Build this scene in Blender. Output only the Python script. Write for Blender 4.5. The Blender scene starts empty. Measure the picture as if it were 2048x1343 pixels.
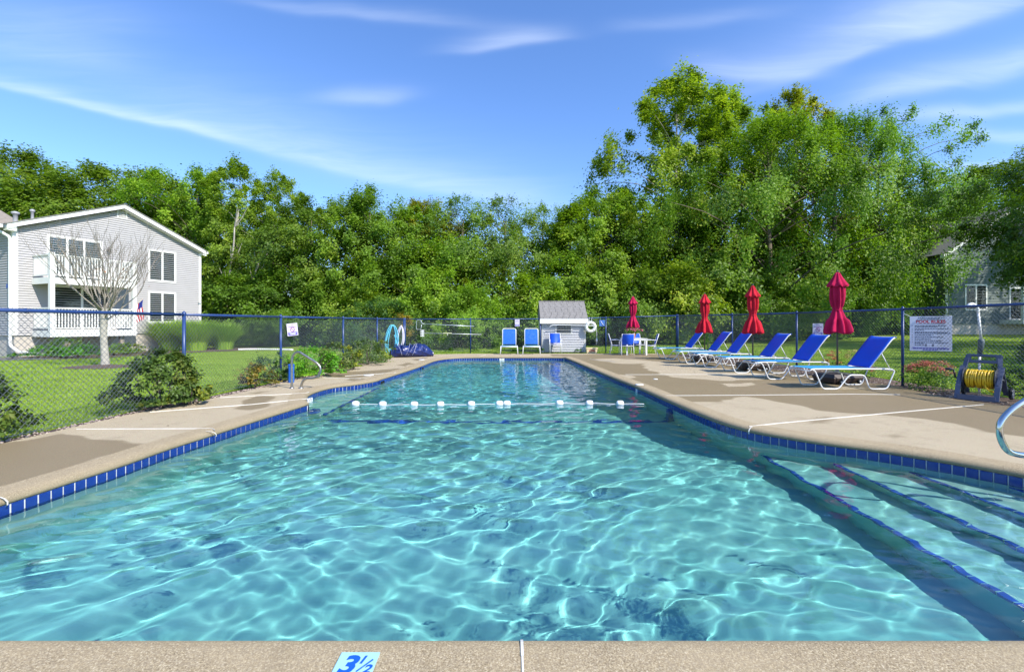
import bpy, bmesh, math, random
import numpy as np
from mathutils import Vector, Matrix, Euler
PI = math.pi
S = bpy.context.scene
COL = S.collection
R = math.radians
F = 930.0                       # focal length in photo pixels
CAMZ, HORX, HORY = 1.35, 1024.0, 648.0

# ------------------------------------------------------------------ camera
cam = bpy.data.cameras.new('camera'); cam_o = bpy.data.objects.new('camera', cam); COL.objects.link(cam_o)
S.camera = cam_o
cam.sensor_width = 36.0; cam.lens = F / 2048 * 36; cam.shift_y = -23.5 / 2048
cam.clip_start = 0.05; cam.clip_end = 3000
cam_o.location = (0, 0, CAMZ); cam_o.rotation_euler = (PI / 2, 0, 0)

# ------------------------------------------------------------------ sun, sky, exposure
SUN_L = Vector((-.64, .53, -.73)).normalized()       # direction the light travels
sun = bpy.data.lights.new('sun', 'SUN'); sun.energy = 4.8; sun.angle = R(.53); sun.color = (1, .955, .88)
sun_o = bpy.data.objects.new('sun', sun); COL.objects.link(sun_o)
sun_o.rotation_euler = SUN_L.to_track_quat('-Z', 'Y').to_euler()
sun.cycles.is_caustics_light = True
S.view_settings.view_transform = 'Standard'; S.view_settings.look = 'None'
S.view_settings.exposure = .48; S.view_settings.gamma = 1; S.view_settings.use_curve_mapping = False
cy = S.cycles
cy.use_denoising = True; cy.max_bounces = 7; cy.diffuse_bounces = 3; cy.glossy_bounces = 4
cy.transmission_bounces = 5; cy.transparent_max_bounces = 12; cy.caustics_reflective = False
cy.caustics_refractive = True; cy.blur_glossy = .6; cy.sample_clamp_indirect = 5

W = bpy.data.worlds.new('World'); S.world = W; W.use_nodes = True

class NT:
    """tiny node-graph helper"""
    def __init__(s, nt): s.nt = nt
    def n(s, t, **kw):
        nd = s.nt.nodes.new(t)
        for k, v in kw.items():
            if k == 'i':
                for kk, vv in v.items():
                    if hasattr(vv, 'is_output') or isinstance(vv, bpy.types.NodeSocket): s.nt.links.new(vv, nd.inputs[kk])
                    else: nd.inputs[kk].default_value = vv
            else: setattr(nd, k, v)
        return nd
    def math(s, op, a, b=None, c=None, clamp=False):
        i = {0: a}
        if b is not None: i[1] = b
        if c is not None: i[2] = c
        return s.n('ShaderNodeMath', operation=op, use_clamp=clamp, i=i).outputs[0]
    def mix(s, f, a, b, bt='MIX'):
        nd = s.n('ShaderNodeMix', data_type='RGBA', blend_type=bt)
        for k, v in ((0, f), (6, a), (7, b)):
            if isinstance(v, bpy.types.NodeSocket): s.nt.links.new(v, nd.inputs[k])
            else: nd.inputs[k].default_value = v if k == 0 else (tuple(v) + (1,))[:4]
        return nd.outputs[2]
    def ramp(s, f, stops, interp='LINEAR'):
        nd = s.n('ShaderNodeValToRGB'); cr = nd.color_ramp; cr.interpolation = interp
        while len(cr.elements) < len(stops): cr.elements.new(.5)
        for e, (p, c) in zip(cr.elements, stops):
            e.position = p; e.color = (tuple(c) + (1,))[:4] if not isinstance(c, (int, float)) else (c, c, c, 1)
        s.nt.links.new(f, nd.inputs[0]); return nd.outputs[0]
    def noise(s, vec, scale, detail=3, rough=.55, dist=0, dim='3D'):
        i = {'Scale': scale, 'Detail': detail, 'Roughness': rough, 'Distortion': dist}
        if vec is not None: i['Vector'] = vec
        return s.n('ShaderNodeTexNoise', i=i, noise_dimensions=dim).outputs[0]
    def link(s, a, b): s.nt.links.new(a, b)

def build_sky():
    nt = W.node_tree; T = NT(nt); nt.nodes.clear()
    sky = T.n('ShaderNodeTexSky', sky_type='NISHITA', sun_disc=False)
    sky.sun_elevation = math.asin(-SUN_L.z)
    sky.sun_rotation = math.atan2(-SUN_L.x, -SUN_L.y)
    sky.altitude = 0; sky.air_density = 1.0; sky.dust_density = .35; sky.ozone_density = 2.4
    hs = T.n('ShaderNodeHueSaturation', i={'Saturation': 1.08, 'Value': 1.18, 'Color': sky.outputs[0]})
    tint = T.mix(1.0, hs.outputs[0], (.86, 1.0, 1.27), 'MULTIPLY')
    # cirrus: soft strokes given as directions on the sky, broken by stretched noise
    tc = T.n('ShaderNodeTexCoord'); sep = T.n('ShaderNodeSeparateXYZ', i={0: tc.outputs['Generated']})
    y = T.math('MAXIMUM', T.math('ABSOLUTE', sep.outputs[1]), .15)
    u = T.math('DIVIDE', sep.outputs[0], y); v = T.math('DIVIDE', sep.outputs[2], y)
    uv = T.n('ShaderNodeCombineXYZ', i={0: u, 1: v, 2: sep.outputs[1]})
    warp = T.n('ShaderNodeTexNoise', i={'Vector': uv.outputs[0], 'Scale': 2.2, 'Detail': 3.0})
    wv = T.n('ShaderNodeVectorMath', operation='MULTIPLY_ADD', i={0: warp.outputs[1], 1: (.16, .07, 0), 2: uv.outputs[0]})
    sw = T.n('ShaderNodeSeparateXYZ', i={0: wv.outputs[0]})
    U = T.math('SUBTRACT', sw.outputs[0], .08); V = T.math('SUBTRACT', sw.outputs[1], .035)
    fib = T.n('ShaderNodeMapping', i={0: wv.outputs[0]}); fib.inputs['Rotation'].default_value = (0, 0, R(-14)); fib.inputs['Scale'].default_value = (1.3, 13, 1)
    f1 = T.noise(fib.outputs[0], 2.6, 6, .62, .6)
    fib2 = T.n('ShaderNodeMapping', i={0: wv.outputs[0]}); fib2.inputs['Rotation'].default_value = (0, 0, R(12)); fib2.inputs['Scale'].default_value = (1.1, 9, 1)
    f2 = T.noise(fib2.outputs[0], 2.0, 6, .62, .5)
    tot = None
    # (x0,y0,x1,y1 photo direction, half-width up, half-width down, strength, fibre set)
    strokes = [(-40, 165, 520, 300, 16, 7, .50, 1), (-100, 150, 560, 300, 90, 10, .20, 1), (470, 290, 1040, 405, 60, 12, .30, 1), (300, 240, 1040, 405, 110, 14, .16, 1),
               (500, -5, 940, 48, 16, 10, .30, 1), (930, 98, 1120, 84, 26, 8, .62, 2), (650, 194, 830, 180, 20, 12, .45, 2),
               (1250, 60, 1520, 22, 18, 12, .26, 2), (1400, 130, 1620, 145, 30, 12, .45, 1), (1560, 150, 2100, -20, 90, 14, .55, 2),
               (1720, 200, 2150, 100, 40, 18, .72, 2), (1800, 236, 2150, 195, 16, 12, .60, 2), (1880, 254, 2150, 292, 16, 10, .5, 1),
               (1880, 334, 2010, 320, 8, 6, .5, 2), (-60, 90, 240, 130, 60, 20, .26, 1), (-80, 20, 300, 40, 40, 40, .16, 1), (1700, 60, 2150, -60, 60, 40, .35, 2), (600,330,1050,400,30,30,.14,1)]
    for x0, y0, x1, y1, wu, wd, st, fs in strokes:
        a0, b0, a1, b1 = (x0 - HORX) / F, (HORY - y0) / F, (x1 - HORX) / F, (HORY - y1) / F
        L = math.hypot(a1 - a0, b1 - b0); dx, dy = (a1 - a0) / L, (b1 - b0) / L
        du = T.math('SUBTRACT', U, (a0 + a1) / 2); dv = T.math('SUBTRACT', V, (b0 + b1) / 2)
        al = T.math('ADD', T.math('MULTIPLY', du, dx), T.math('MULTIPLY', dv, dy))
        ac = T.math('SUBTRACT', T.math('MULTIPLY', dv, dx), T.math('MULTIPLY', du, dy))
        e1 = T.math('POWER', T.math('ABSOLUTE', T.math('DIVIDE', al, L * .56)), 3.0)
        up = T.math('MAXIMUM', ac, 0.0); dn = T.math('MINIMUM', ac, 0.0)
        e2 = T.math('ADD', T.math('POWER', T.math('DIVIDE', up, wu / F), 2.0), T.math('POWER', T.math('DIVIDE', T.math('ABSOLUTE', dn), wd / F), 2.0))
        g = T.math('EXPONENT', T.math('MULTIPLY', T.math('ADD', e1, e2), -1.0))
        f = T.ramp(f1 if fs == 1 else f2, [(.25, .40), (.75, 1.0)])
        g = T.math('MULTIPLY', T.math('MULTIPLY', g, st * .54), f)
        tot = g if tot is None else T.math('ADD', tot, g)
    # the same thin cirrus goes on behind the camera
    back = T.math('MULTIPLY', T.ramp(f2, [(.5, 0.0), (.8, .4)]), T.math('LESS_THAN', sep.outputs[1], 0.0))
    tot = T.math('MULTIPLY', T.math('ADD', tot, back), T.math('GREATER_THAN', sep.outputs[2], 0.0), clamp=True)
    cl = T.mix(tot, tint, (6.9, 7.6, 8.6))
    bg = T.n('ShaderNodeBackground', i={0: cl, 1: .135})
    out = T.n('ShaderNodeOutputWorld', i={0: bg.outputs[0]})
build_sky()

# ------------------------------------------------------------------ helpers
def G(px, py, z=0.0):
    """point at height z seen at photo pixel px, py"""
    Y = F * (CAMZ - z) / (py - HORY)
    return ((px - HORX) / F * Y, Y)

def tag(o, label=None, cat=None, group=None, kind=None):
    if label: o['label'] = label
    if cat: o['category'] = cat
    if group: o['group'] = group
    if kind: o['kind'] = kind
    return o
def empty(name, loc=(0, 0, 0), rz=0, label=None, cat=None, group=None):
    o = bpy.data.objects.new(name, None); COL.objects.link(o); o.location = loc; o.rotation_euler = (0, 0, rz)
    o.empty_display_size = .2
    return tag(o, label, cat, group)
def link_mesh(name, me, m=None, parent=None, loc=(0, 0, 0), rot=(0, 0, 0)):
    o = bpy.data.objects.new(name, me); COL.objects.link(o)
    if m is not None and len(me.materials) == 0: me.materials.append(m)
    o.parent = parent; o.location = loc; o.rotation_euler = rot
    return o
def kids(o): return [c for c in COL.objects if c.parent == o]
def copy_tree(o, parent=None):
    c = o.copy(); COL.objects.link(c)
    if parent is not None: c.parent = parent
    for ch in CH.get(o.name, []):
        cc = ch.copy(); COL.objects.link(cc); cc.parent = c
        for g in CH.get(ch.name, []):
            gg = g.copy(); COL.objects.link(gg); gg.parent = cc
    return c
CH = {}
def register(o):
    """remember children so copies are cheap"""
    for x in COL.objects:
        if x.parent is not None: 
            l = CH.setdefault(x.parent.name, [])
            if x not in l: l.append(x)

def mesh_np(name, V, Fc, smooth=False, attr=None):
    V = np.asarray(V, np.float32); Fc = np.asarray(Fc, np.int32); k = Fc.shape[1]
    me = bpy.data.meshes.new(name)
    me.vertices.add(len(V)); me.vertices.foreach_set('co', V.ravel())
    me.loops.add(Fc.size); me.loops.foreach_set('vertex_index', Fc.ravel())
    me.polygons.add(len(Fc)); me.polygons.foreach_set('loop_start', np.arange(0, Fc.size, k, dtype=np.int32))
    try: me.polygons.foreach_set('loop_total', np.full(len(Fc), k, np.int32))
    except Exception: pass
    me.polygons.foreach_set('use_smooth', np.full(len(Fc), smooth))
    me.update(calc_edges=True)
    if attr is not None:
        for nm, dom, arr in attr:
            a = me.attributes.new(nm, 'FLOAT', dom); a.data.foreach_set('value', np.asarray(arr, np.float32))
    return me

class MB:
    def __init__(s): s.v = []; s.f = []; s.sm = []
    def add(s, vs, fs, smooth=False):
        b = len(s.v); s.v += [tuple(v) for v in vs]; s.f += [tuple(i + b for i in f) for f in fs]; s.sm += [smooth] * len(fs); return s
    def box(s, c, d, rot=None):
        x, y, z = d[0] / 2, d[1] / 2, d[2] / 2
        vs = [Vector(p) for p in ((-x, -y, -z), (x, -y, -z), (x, y, -z), (-x, y, -z), (-x, -y, z), (x, -y, z), (x, y, z), (-x, y, z))]
        if rot is not None:
            M = rot if isinstance(rot, Matrix) else Euler(rot).to_matrix()
            vs = [M @ v for v in vs]
        c = Vector(c)
        return s.add([v + c for v in vs], [(0, 3, 2, 1), (4, 5, 6, 7), (0, 1, 5, 4), (1, 2, 6, 5), (2, 3, 7, 6), (3, 0, 4, 7)])
    def bb(s, a, b):
        return s.box([(a[i] + b[i]) / 2 for i in range(3)], [abs(b[i] - a[i]) for i in range(3)])
    def tube(s, pts, r, n=8, closed=False, cap=True):
        P = [Vector(p) for p in pts]; m = len(P); rr = r if isinstance(r, (list, tuple)) else [r] * m
        ref = Vector((0, 0, 1)); vs = []; prev = None
        for i in range(m):
            if closed: t = P[(i + 1) % m] - P[i - 1]
            else: t = P[min(i + 1, m - 1)] - P[max(i - 1, 0)]
            if t.length < 1e-9: t = Vector((0, 0, 1))
            t.normalize()
            if prev is None:
                a = ref if abs(t.dot(ref)) < .9 else Vector((1, 0, 0))
                u = t.cross(a).normalized()
            else:
                u = (prev - t * prev.dot(t))
                u = u.normalized() if u.length > 1e-6 else t.orthogonal().normalized()
            prev = u; w = t.cross(u)
            for k in range(n):
                an = 2 * PI * k / n; vs.append(P[i] + (u * math.cos(an) + w * math.sin(an)) * rr[i])
        fs = []
        for i in range(m if closed else m - 1):
            j = (i + 1) % m
            for k in range(n):
                q = (k + 1) % n; fs.append((i * n + k, i * n + q, j * n + q, j * n + k))
        s.add(vs, fs, True)
        if cap and not closed:
            b = len(s.v) - len(vs)
            s.f.append(tuple(b + k for k in range(n))[::-1]); s.f.append(tuple(b + (m - 1) * n + k for k in range(n))); s.sm += [False, False]
        return s
    def lathe(s, prof, n=16, c=(0, 0, 0), fn=None, smooth=True, capb=False):
        vs = []
        for r, z in prof:
            for k in range(n):
                a = 2 * PI * k / n; q = r if fn is None else fn(r, z, a)
                vs.append((c[0] + q * math.cos(a), c[1] + q * math.sin(a), c[2] + z))
        fs = [(i * n + k, i * n + (k + 1) % n, (i + 1) * n + (k + 1) % n, (i + 1) * n + k) for i in range(len(prof) - 1) for k in range(n)]
        s.add(vs, fs, smooth)
        if capb: s.f.append(tuple(len(s.v) - len(vs) + k for k in range(n))[::-1]); s.sm.append(False)
        return s
    def prism(s, poly, z0, z1):
        n = len(poly); vs = [(p[0], p[1], z0) for p in poly] + [(p[0], p[1], z1) for p in poly]
        fs = [tuple(range(n))[::-1], tuple(range(n, 2 * n))] + [(i, (i + 1) % n, n + (i + 1) % n, n + i) for i in range(n)]
        return s.add(vs, fs)
    def quad(s, a, b, c, d): return s.add([a, b, c, d], [(0, 1, 2, 3)])
    def mesh(s, name):
        me = bpy.data.meshes.new(name); me.from_pydata(s.v, [], s.f); me.polygons.foreach_set('use_smooth', s.sm); me.update(); return me
    def build(s, name, m, parent=None, **kw): return link_mesh(name, s.mesh(name), m, parent, **kw)

def smooth_path(pts, sub=5, closed=False):
    """Catmull-Rom through the points"""
    P = [Vector(p) for p in pts]; n = len(P); out = []
    rng = range(n) if closed else range(n - 1)
    for i in rng:
        if closed: a, b, c, d = P[i - 1], P[i], P[(i + 1) % n], P[(i + 2) % n]
        else: a, b, c, d = P[max(i - 1, 0)], P[i], P[i + 1], P[min(i + 2, n - 1)]
        for k in range(sub):
            t = k / sub; out.append(.5 * ((2 * b) + (c - a) * t + (2 * a - 5 * b + 4 * c - d) * t * t + (3 * b - a - 3 * c + d) * t ** 3))
    if not closed: out.append(P[-1])
    return out
def round_path(pts, r=.06, k=4):
    """polyline with rounded corners"""
    P = [Vector(p) for p in pts]; out = [P[0]]
    for i in range(1, len(P) - 1):
        a = (P[i - 1] - P[i]); b = (P[i + 1] - P[i]); q = min(r, a.length * .45, b.length * .45)
        s_, e_ = P[i] + a.normalized() * q, P[i] + b.normalized() * q
        for j in range(k + 1):
            t = j / k; out.append((1 - t) ** 2 * s_ + 2 * t * (1 - t) * P[i] + t * t * e_)
    out.append(P[-1]); return out
def inside(poly, X, Y):
    X = np.asarray(X, float); Y = np.asarray(Y, float); r = np.zeros(X.shape, bool); n = len(poly)
    for i in range(n):
        x0, y0 = poly[i][:2]; x1, y1 = poly[(i + 1) % n][:2]
        if y0 == y1: continue
        c = ((y0 > Y) != (y1 > Y)) & (X < (x1 - x0) * (Y - y0) / (y1 - y0) + x0); r ^= c
    return r
def dist_poly(poly, X, Y, closed=True):
    X = np.asarray(X, float); Y = np.asarray(Y, float); best = np.full(X.shape, 1e9); bx = X.copy(); by = Y.copy(); n = len(poly)
    for i in range(n if closed else n - 1):
        x0, y0 = poly[i][:2]; x1, y1 = poly[(i + 1) % n][:2]; dx, dy = x1 - x0, y1 - y0; L = dx * dx + dy * dy
        if L == 0: continue
        t = np.clip(((X - x0) * dx + (Y - y0) * dy) / L, 0, 1); qx, qy = x0 + t * dx, y0 + t * dy; d = np.hypot(X - qx, Y - qy)
        m = d < best; best[m] = d[m]; bx[m] = qx[m]; by[m] = qy[m]
    return best, bx, by
def ss(a, b, x): t = np.clip((x - a) / (b - a), 0, 1); return t * t * (3 - 2 * t)

# ------------------------------------------------------------------ materials
MATS = {}
def mat(name, col, rough=.6, spec=.3, metal=0, var=0, vscale=8, bump=0, bscale=60, coat=0, sheen=0):
    if name in MATS: return MATS[name]
    m = bpy.data.materials.new(name); m.use_nodes = True; T = NT(m.node_tree); p = m.node_tree.nodes['Principled BSDF']
    p.inputs['Base Color'].default_value = (*col, 1); p.inputs['Roughness'].default_value = rough
    p.inputs['Specular IOR Level'].default_value = spec; p.inputs['Metallic'].default_value = metal
    if coat: p.inputs['Coat Weight'].default_value = coat
    if var or bump: tc = T.n('ShaderNodeTexCoord').outputs['Object']
    if var:
        n1 = T.noise(tc, vscale, 5, .65)
        c = T.ramp(n1, [(.25, tuple(x * (1 - var) for x in col)), (.75, tuple(min(1, x * (1 + var)) for x in col))])
        T.link(c, p.inputs['Base Color'])
        T.link(T.math('ADD', T.math('MULTIPLY', n1, .3), rough - .15), p.inputs['Roughness'])
    if bump:
        b = T.n('ShaderNodeBump', i={'Strength': bump, 'Distance': .01, 'Height': T.noise(tc, bscale, 4)}); T.link(b.outputs[0], p.inputs['Normal'])
    MATS[name] = m; return m
white_metal = mat('white_powder_coat', (.80, .80, .78), .3, .5, var=.05)
white_trim = mat('white_trim', (.76, .75, .70), .5, var=.04, vscale=3)
blue_steel = mat('blue_vinyl_steel', (.018, .050, .17), .35, .5, var=.15, vscale=5)
blue_sling = mat('blue_sling', (.008, .085, .60), .55, .35, var=.10, vscale=5, bump=.25, bscale=220)
sunlit_sling = mat('sunlit_blue_sling', (.035, .30, .56), .5, .5, var=.12, vscale=4, bump=.25, bscale=220)  # seat fabric: sunlight on the upward faces put into a lighter colour
chrome = mat('polished_steel', (.62, .62, .60), .16, .5, 1)
dull_steel = mat('brushed_steel', (.42, .40, .36), .34, .5, 1, var=.12, vscale=20)
dark_metal = mat('dark_bronze_metal', (.06, .05, .045), .4, .5)
plaster_white = mat('white_plastic', (.78, .78, .76), .4, .4, var=.04)
tile_blue = mat('blue_glazed_tile', (.010, .036, .21), .12, .6, var=.35, vscale=9)
tile_line = mat('dark_blue_glazed_tile', (.012, .07, .40), .2, .5, var=.25, vscale=9)

def wire_mat():
    return mat('chain_link_vinyl', (.11, .135, .165), .35, .6, var=.2, vscale=3)

def foliage_mat(name, dark, light, yellow=None, transl=.45, rough=.45):
    m = bpy.data.materials.new(name); m.use_nodes = True; nt = m.node_tree; T = NT(nt); p = nt.nodes['Principled BSDF']; out = nt.nodes['Material Output']
    at = T.n('ShaderNodeAttribute', attribute_name='v').outputs['Fac']
    oi = T.n('ShaderNodeObjectInfo')
    g = T.n('ShaderNodeNewGeometry').outputs['Position']
    n1 = T.noise(g, .55, 3)
    f = T.math('ADD', T.math('MULTIPLY', at, .75), T.math('MULTIPLY', T.math('SUBTRACT', n1, .5), 1.1))
    mid = tuple((a + b) / 2 for a, b in zip(dark, light)); ye = yellow or light
    c = T.ramp(f, [(-.0, dark), (.22, mid), (.5, light), (.85, ye)])
    c = T.mix(1, c, oi.outputs['Color'], 'MULTIPLY')
    T.link(c, p.inputs['Base Color']); p.inputs['Roughness'].default_value = rough; p.inputs['Specular IOR Level'].default_value = .35
    tr = T.n('ShaderNodeBsdfTranslucent'); T.link(T.mix(1, c, (1.25, 1.35, .5), 'MULTIPLY'), tr.inputs[0])
    mx = T.n('ShaderNodeMixShader', i={0: transl, 1: p.outputs[0], 2: tr.outputs[0]}); T.link(mx.outputs[0], out.inputs[0])
    MATS[name] = m; return m
leaf_m = foliage_mat('leaves', (.090, .155, .016), (.215, .32, .030), (.35, .40, .055))
bush_m = foliage_mat('bush_leaves', (.026, .058, .012), (.085, .150, .022), (.20, .20, .045), transl=.25)
grass_m = foliage_mat('grass_blades', (.19, .31, .028), (.31, .44, .05), (.44, .49, .10), transl=.3, rough=.6)
bark_m = mat('bark', (.16, .13, .10), .9, .1, var=.35, vscale=6, bump=.6, bscale=25)
pale_bark = mat('pale_bark', (.40, .37, .31), .85, .1, var=.3, vscale=9, bump=.5, bscale=25)

def ground_mat():
    m = bpy.data.materials.new('lawn'); m.use_nodes = True; nt = m.node_tree; T = NT(nt); p = nt.nodes['Principled BSDF']
    pos = T.n('ShaderNodeNewGeometry').outputs['Position']
    n1 = T.noise(pos, .5, 4); n2 = T.noise(pos, 9, 5, .7); n3 = T.noise(pos, 70, 4, .75)
    a = T.ramp(n3, [(.28, (.10, .18, .014)), (.55, (.22, .34, .03)), (.8, (.36, .43, .08))])
    b = T.mix(T.ramp(n2, [(.35, 0), (.75, .65)]), a, (.26, .33, .045))
    sx = T.n('ShaderNodeSeparateXYZ', i={0: pos})
    st = T.math('SINE', T.math('MULTIPLY', T.math('ADD', T.math('ADD', sx.outputs[1], T.math('MULTIPLY', sx.outputs[0], .08)), T.math('MULTIPLY', n1, .5)), 4.4))
    st = T.ramp(st, [(.35, .80), (.65, 1.18)])
    c = T.mix(1, b, st, 'MULTIPLY')
    c = T.mix(T.ramp(n1, [(.4, 0), (.7, .3)]), c, (.165, .18, .025))
    # woodland floor beyond the lawn
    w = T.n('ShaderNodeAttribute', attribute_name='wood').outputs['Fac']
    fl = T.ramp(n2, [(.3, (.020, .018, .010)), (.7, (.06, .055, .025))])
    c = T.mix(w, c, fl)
    T.link(c, p.inputs['Base Color']); p.inputs['Roughness'].default_value = .85; p.inputs['Specular IOR Level'].default_value = .1
    bp = T.n('ShaderNodeBump', i={'Strength': .8, 'Distance': .03, 'Height': n3}); T.link(bp.outputs[0], p.inputs['Normal'])
    return m

def deck_mat():
    m = bpy.data.materials.new('exposed_aggregate'); m.use_nodes = True; nt = m.node_tree; T = NT(nt); p = nt.nodes['Principled BSDF']
    pos = T.n('ShaderNodeNewGeometry').outputs['Position']
    sp = T.noise(pos, 130, 4, .85); sp2 = T.noise(pos, 75, 3, .75); big = T.noise(pos, 1.1, 5, .6)
    vo = T.n('ShaderNodeTexVoronoi', i={'Vector': pos, 'Scale': 150.0})
    dry = T.ramp(sp, [(.36, (.17, .13, .080)), (.46, (.39, .31, .19)), (.56, (.58, .48, .31)), (.66, (.83, .74, .56))])
    dry = T.mix(T.ramp(sp2, [(.35, .45), (.62, 0)]), dry, (.24, .20, .15))
    dry = T.mix(.16, dry, vo.outputs['Color'], 'SOFT_LIGHT')
    dry = T.mix(T.ramp(big, [(.35, .0), (.7, .35)]), dry, (.50, .41, .275))
    wet = T.mix(1, dry, (.58, .54, .46), 'MULTIPLY')
    w = T.n('ShaderNodeAttribute', attribute_name='wet').outputs['Fac']
    edge = T.math('ADD', w, T.math('MULTIPLY', T.math('SUBTRACT', T.noise(pos, 14, 4, .7), .5), .45))
    wf = T.ramp(edge, [(.28, 0), (.50, .75), (.72, 1)])
    rim = T.ramp(edge, [(.25, 0), (.42, .25), (.46, 0)])
    dirt = T.noise(pos, 2.6, 7, .72); dry = T.mix(T.ramp(dirt, [(.52, 0), (.66, .38)]), dry, (.27, .21, .14))
    c = T.mix(wf, dry, wet)
    # dark stains and leaf specks
    spk = T.ramp(T.noise(pos, 23, 2, .5), [(.72, 0), (.76, .6)])
    c = T.mix(T.math('MULTIPLY', spk, .35), c, (.07, .05, .035))
    T.link(c, p.inputs['Base Color'])
    T.link(T.math('SUBTRACT', .85, T.math('MULTIPLY', wf, .30)), p.inputs['Roughness']); p.inputs['Specular IOR Level'].default_value = .25
    bp = T.n('ShaderNodeBump', i={'Strength': .5, 'Distance': .006, 'Height': sp}); T.link(bp.outputs[0], p.inputs['Normal'])
    return m

def coping_mat():
    m = bpy.data.materials.new('coping_concrete'); m.use_nodes = True; nt = m.node_tree; T = NT(nt); p = nt.nodes['Principled BSDF']
    pos = T.n('ShaderNodeNewGeometry').outputs['Position']
    sp = T.noise(pos, 130, 4, .85); sp2 = T.noise(pos, 60, 3, .7); big = T.noise(pos, 1.7, 5, .65)
    c = T.ramp(sp, [(.36, (.10, .072, .038)), (.46, (.29, .22, .125)), (.56, (.49, .39, .235)), (.66, (.80, .71, .52))])
    c = T.mix(T.ramp(big, [(.35, 0), (.65, .5)]), c, (.47, .37, .225)); c = T.mix(T.ramp(sp2, [(.35, .4), (.6, 0)]), c, (.26, .21, .15))
    st = T.noise(pos, 4.5, 5, .7); c = T.mix(T.ramp(st, [(.55, 0), (.75, .35)]), c, (.22, .17, .10))
    # shade on the rounded lower lip, put into the concrete colour
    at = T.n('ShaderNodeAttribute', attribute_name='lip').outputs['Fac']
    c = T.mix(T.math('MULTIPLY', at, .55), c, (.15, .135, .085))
    T.link(c, p.inputs['Base Color']); p.inputs['Roughness'].default_value = .8; p.inputs['Specular IOR Level'].default_value = .2
    bp = T.n('ShaderNodeBump', i={'Strength': .5, 'Distance': .006, 'Height': sp}); T.link(bp.outputs[0], p.inputs['Normal'])
    return m

def plaster_mat():
    m = bpy.data.materials.new('pool_plaster'); m.use_nodes = True; nt = m.node_tree; T = NT(nt); p = nt.nodes['Principled BSDF']
    pos = T.n('ShaderNodeNewGeometry').outputs['Position']
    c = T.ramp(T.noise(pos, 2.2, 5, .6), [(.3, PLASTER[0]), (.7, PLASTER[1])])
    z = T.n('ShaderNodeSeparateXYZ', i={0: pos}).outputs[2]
    c = T.mix(T.ramp(T.math('MULTIPLY', z, -1.0), [(.25, .65), (1.0, 0)]), c, (.46, .62, .52))       # paler shallows: the water's depth tint put into the plaster colour
    c = T.mix(T.n('ShaderNodeMapRange', i={0: z, 1: -1.22, 2: -1.95, 3: 0.0, 4: 1.0}).outputs[0], c, (.10, .50, .60))   # bluer deep end: light absorbed by the water, put into the plaster colour
    T.link(c, p.inputs['Base Color']); p.inputs['Roughness'].default_value = 1; p.inputs['Specular IOR Level'].default_value = 0
    return m
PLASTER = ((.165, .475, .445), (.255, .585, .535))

def mulch_mat():
    m = bpy.data.materials.new('mulch'); m.use_nodes = True; nt = m.node_tree; T = NT(nt); p = nt.nodes['Principled BSDF']
    pos = T.n('ShaderNodeNewGeometry').outputs['Position']
    c = T.ramp(T.noise(pos, 55, 5, .8), [(.3, (.035, .022, .014)), (.55, (.13, .085, .06)), (.7, (.30, .22, .17)), (.8, (.5, .42, .36))])
    T.link(c, p.inputs['Base Color']); p.inputs['Roughness'].default_value = .95
    bp = T.n('ShaderNodeBump', i={'Strength': 1, 'Distance': .02, 'Height': T.noise(pos, 50, 4)}); T.link(bp.outputs[0], p.inputs['Normal'])
    return m

# ------------------------------------------------------------------ plan of the pool and deck
k = 1.043
left = [(-3.80, 3.49), (-3.77, 3.78), (-3.74, 4.08), (-3.70, 4.47), (-3.69, 5.02), (-3.62, 5.66), (-3.56, 6.31), (-3.46, 7.2), (-3.40, 7.78)]
niche = [(-3.56, 8.05), (-3.78, 8.6), (-3.86, 9.2), (-3.76, 9.85), (-3.45, 10.3), (-3.22, 10.8), (-3.15, 11.46), (-3.0, 13.08), (-2.88, 14.8), (-2.82, 16.6), (-2.62, 17.6), (-2.2, 18.2)]
far = [(-1.6, 18.45), (0, 18.5), (1.4, 18.5), (2.06, 18.35)]
right = [(2.2, 16.5), (2.44, 12.2), (2.62, 9.84), (2.70, 8.0), (2.76, 6.9), (2.82, 6.3), (2.97, 5.81), (3.19, 5.52), (3.46, 5.23), (3.87, 4.9), (4.22, 4.52), (4.50, 4.1), (4.72, 3.65), (4.88, 3.15), (4.95, 2.6), (4.97, 2.05)]
FRONT_Y = 2.02
outline = [(x * k, y * k) for x, y in left + niche + far + right]
outline[-1] = (outline[-1][0], FRONT_Y)
outline = [(-3.84 * k, FRONT_Y)] + outline               # clockwise seen from above (left side up, far, right side down)
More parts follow.
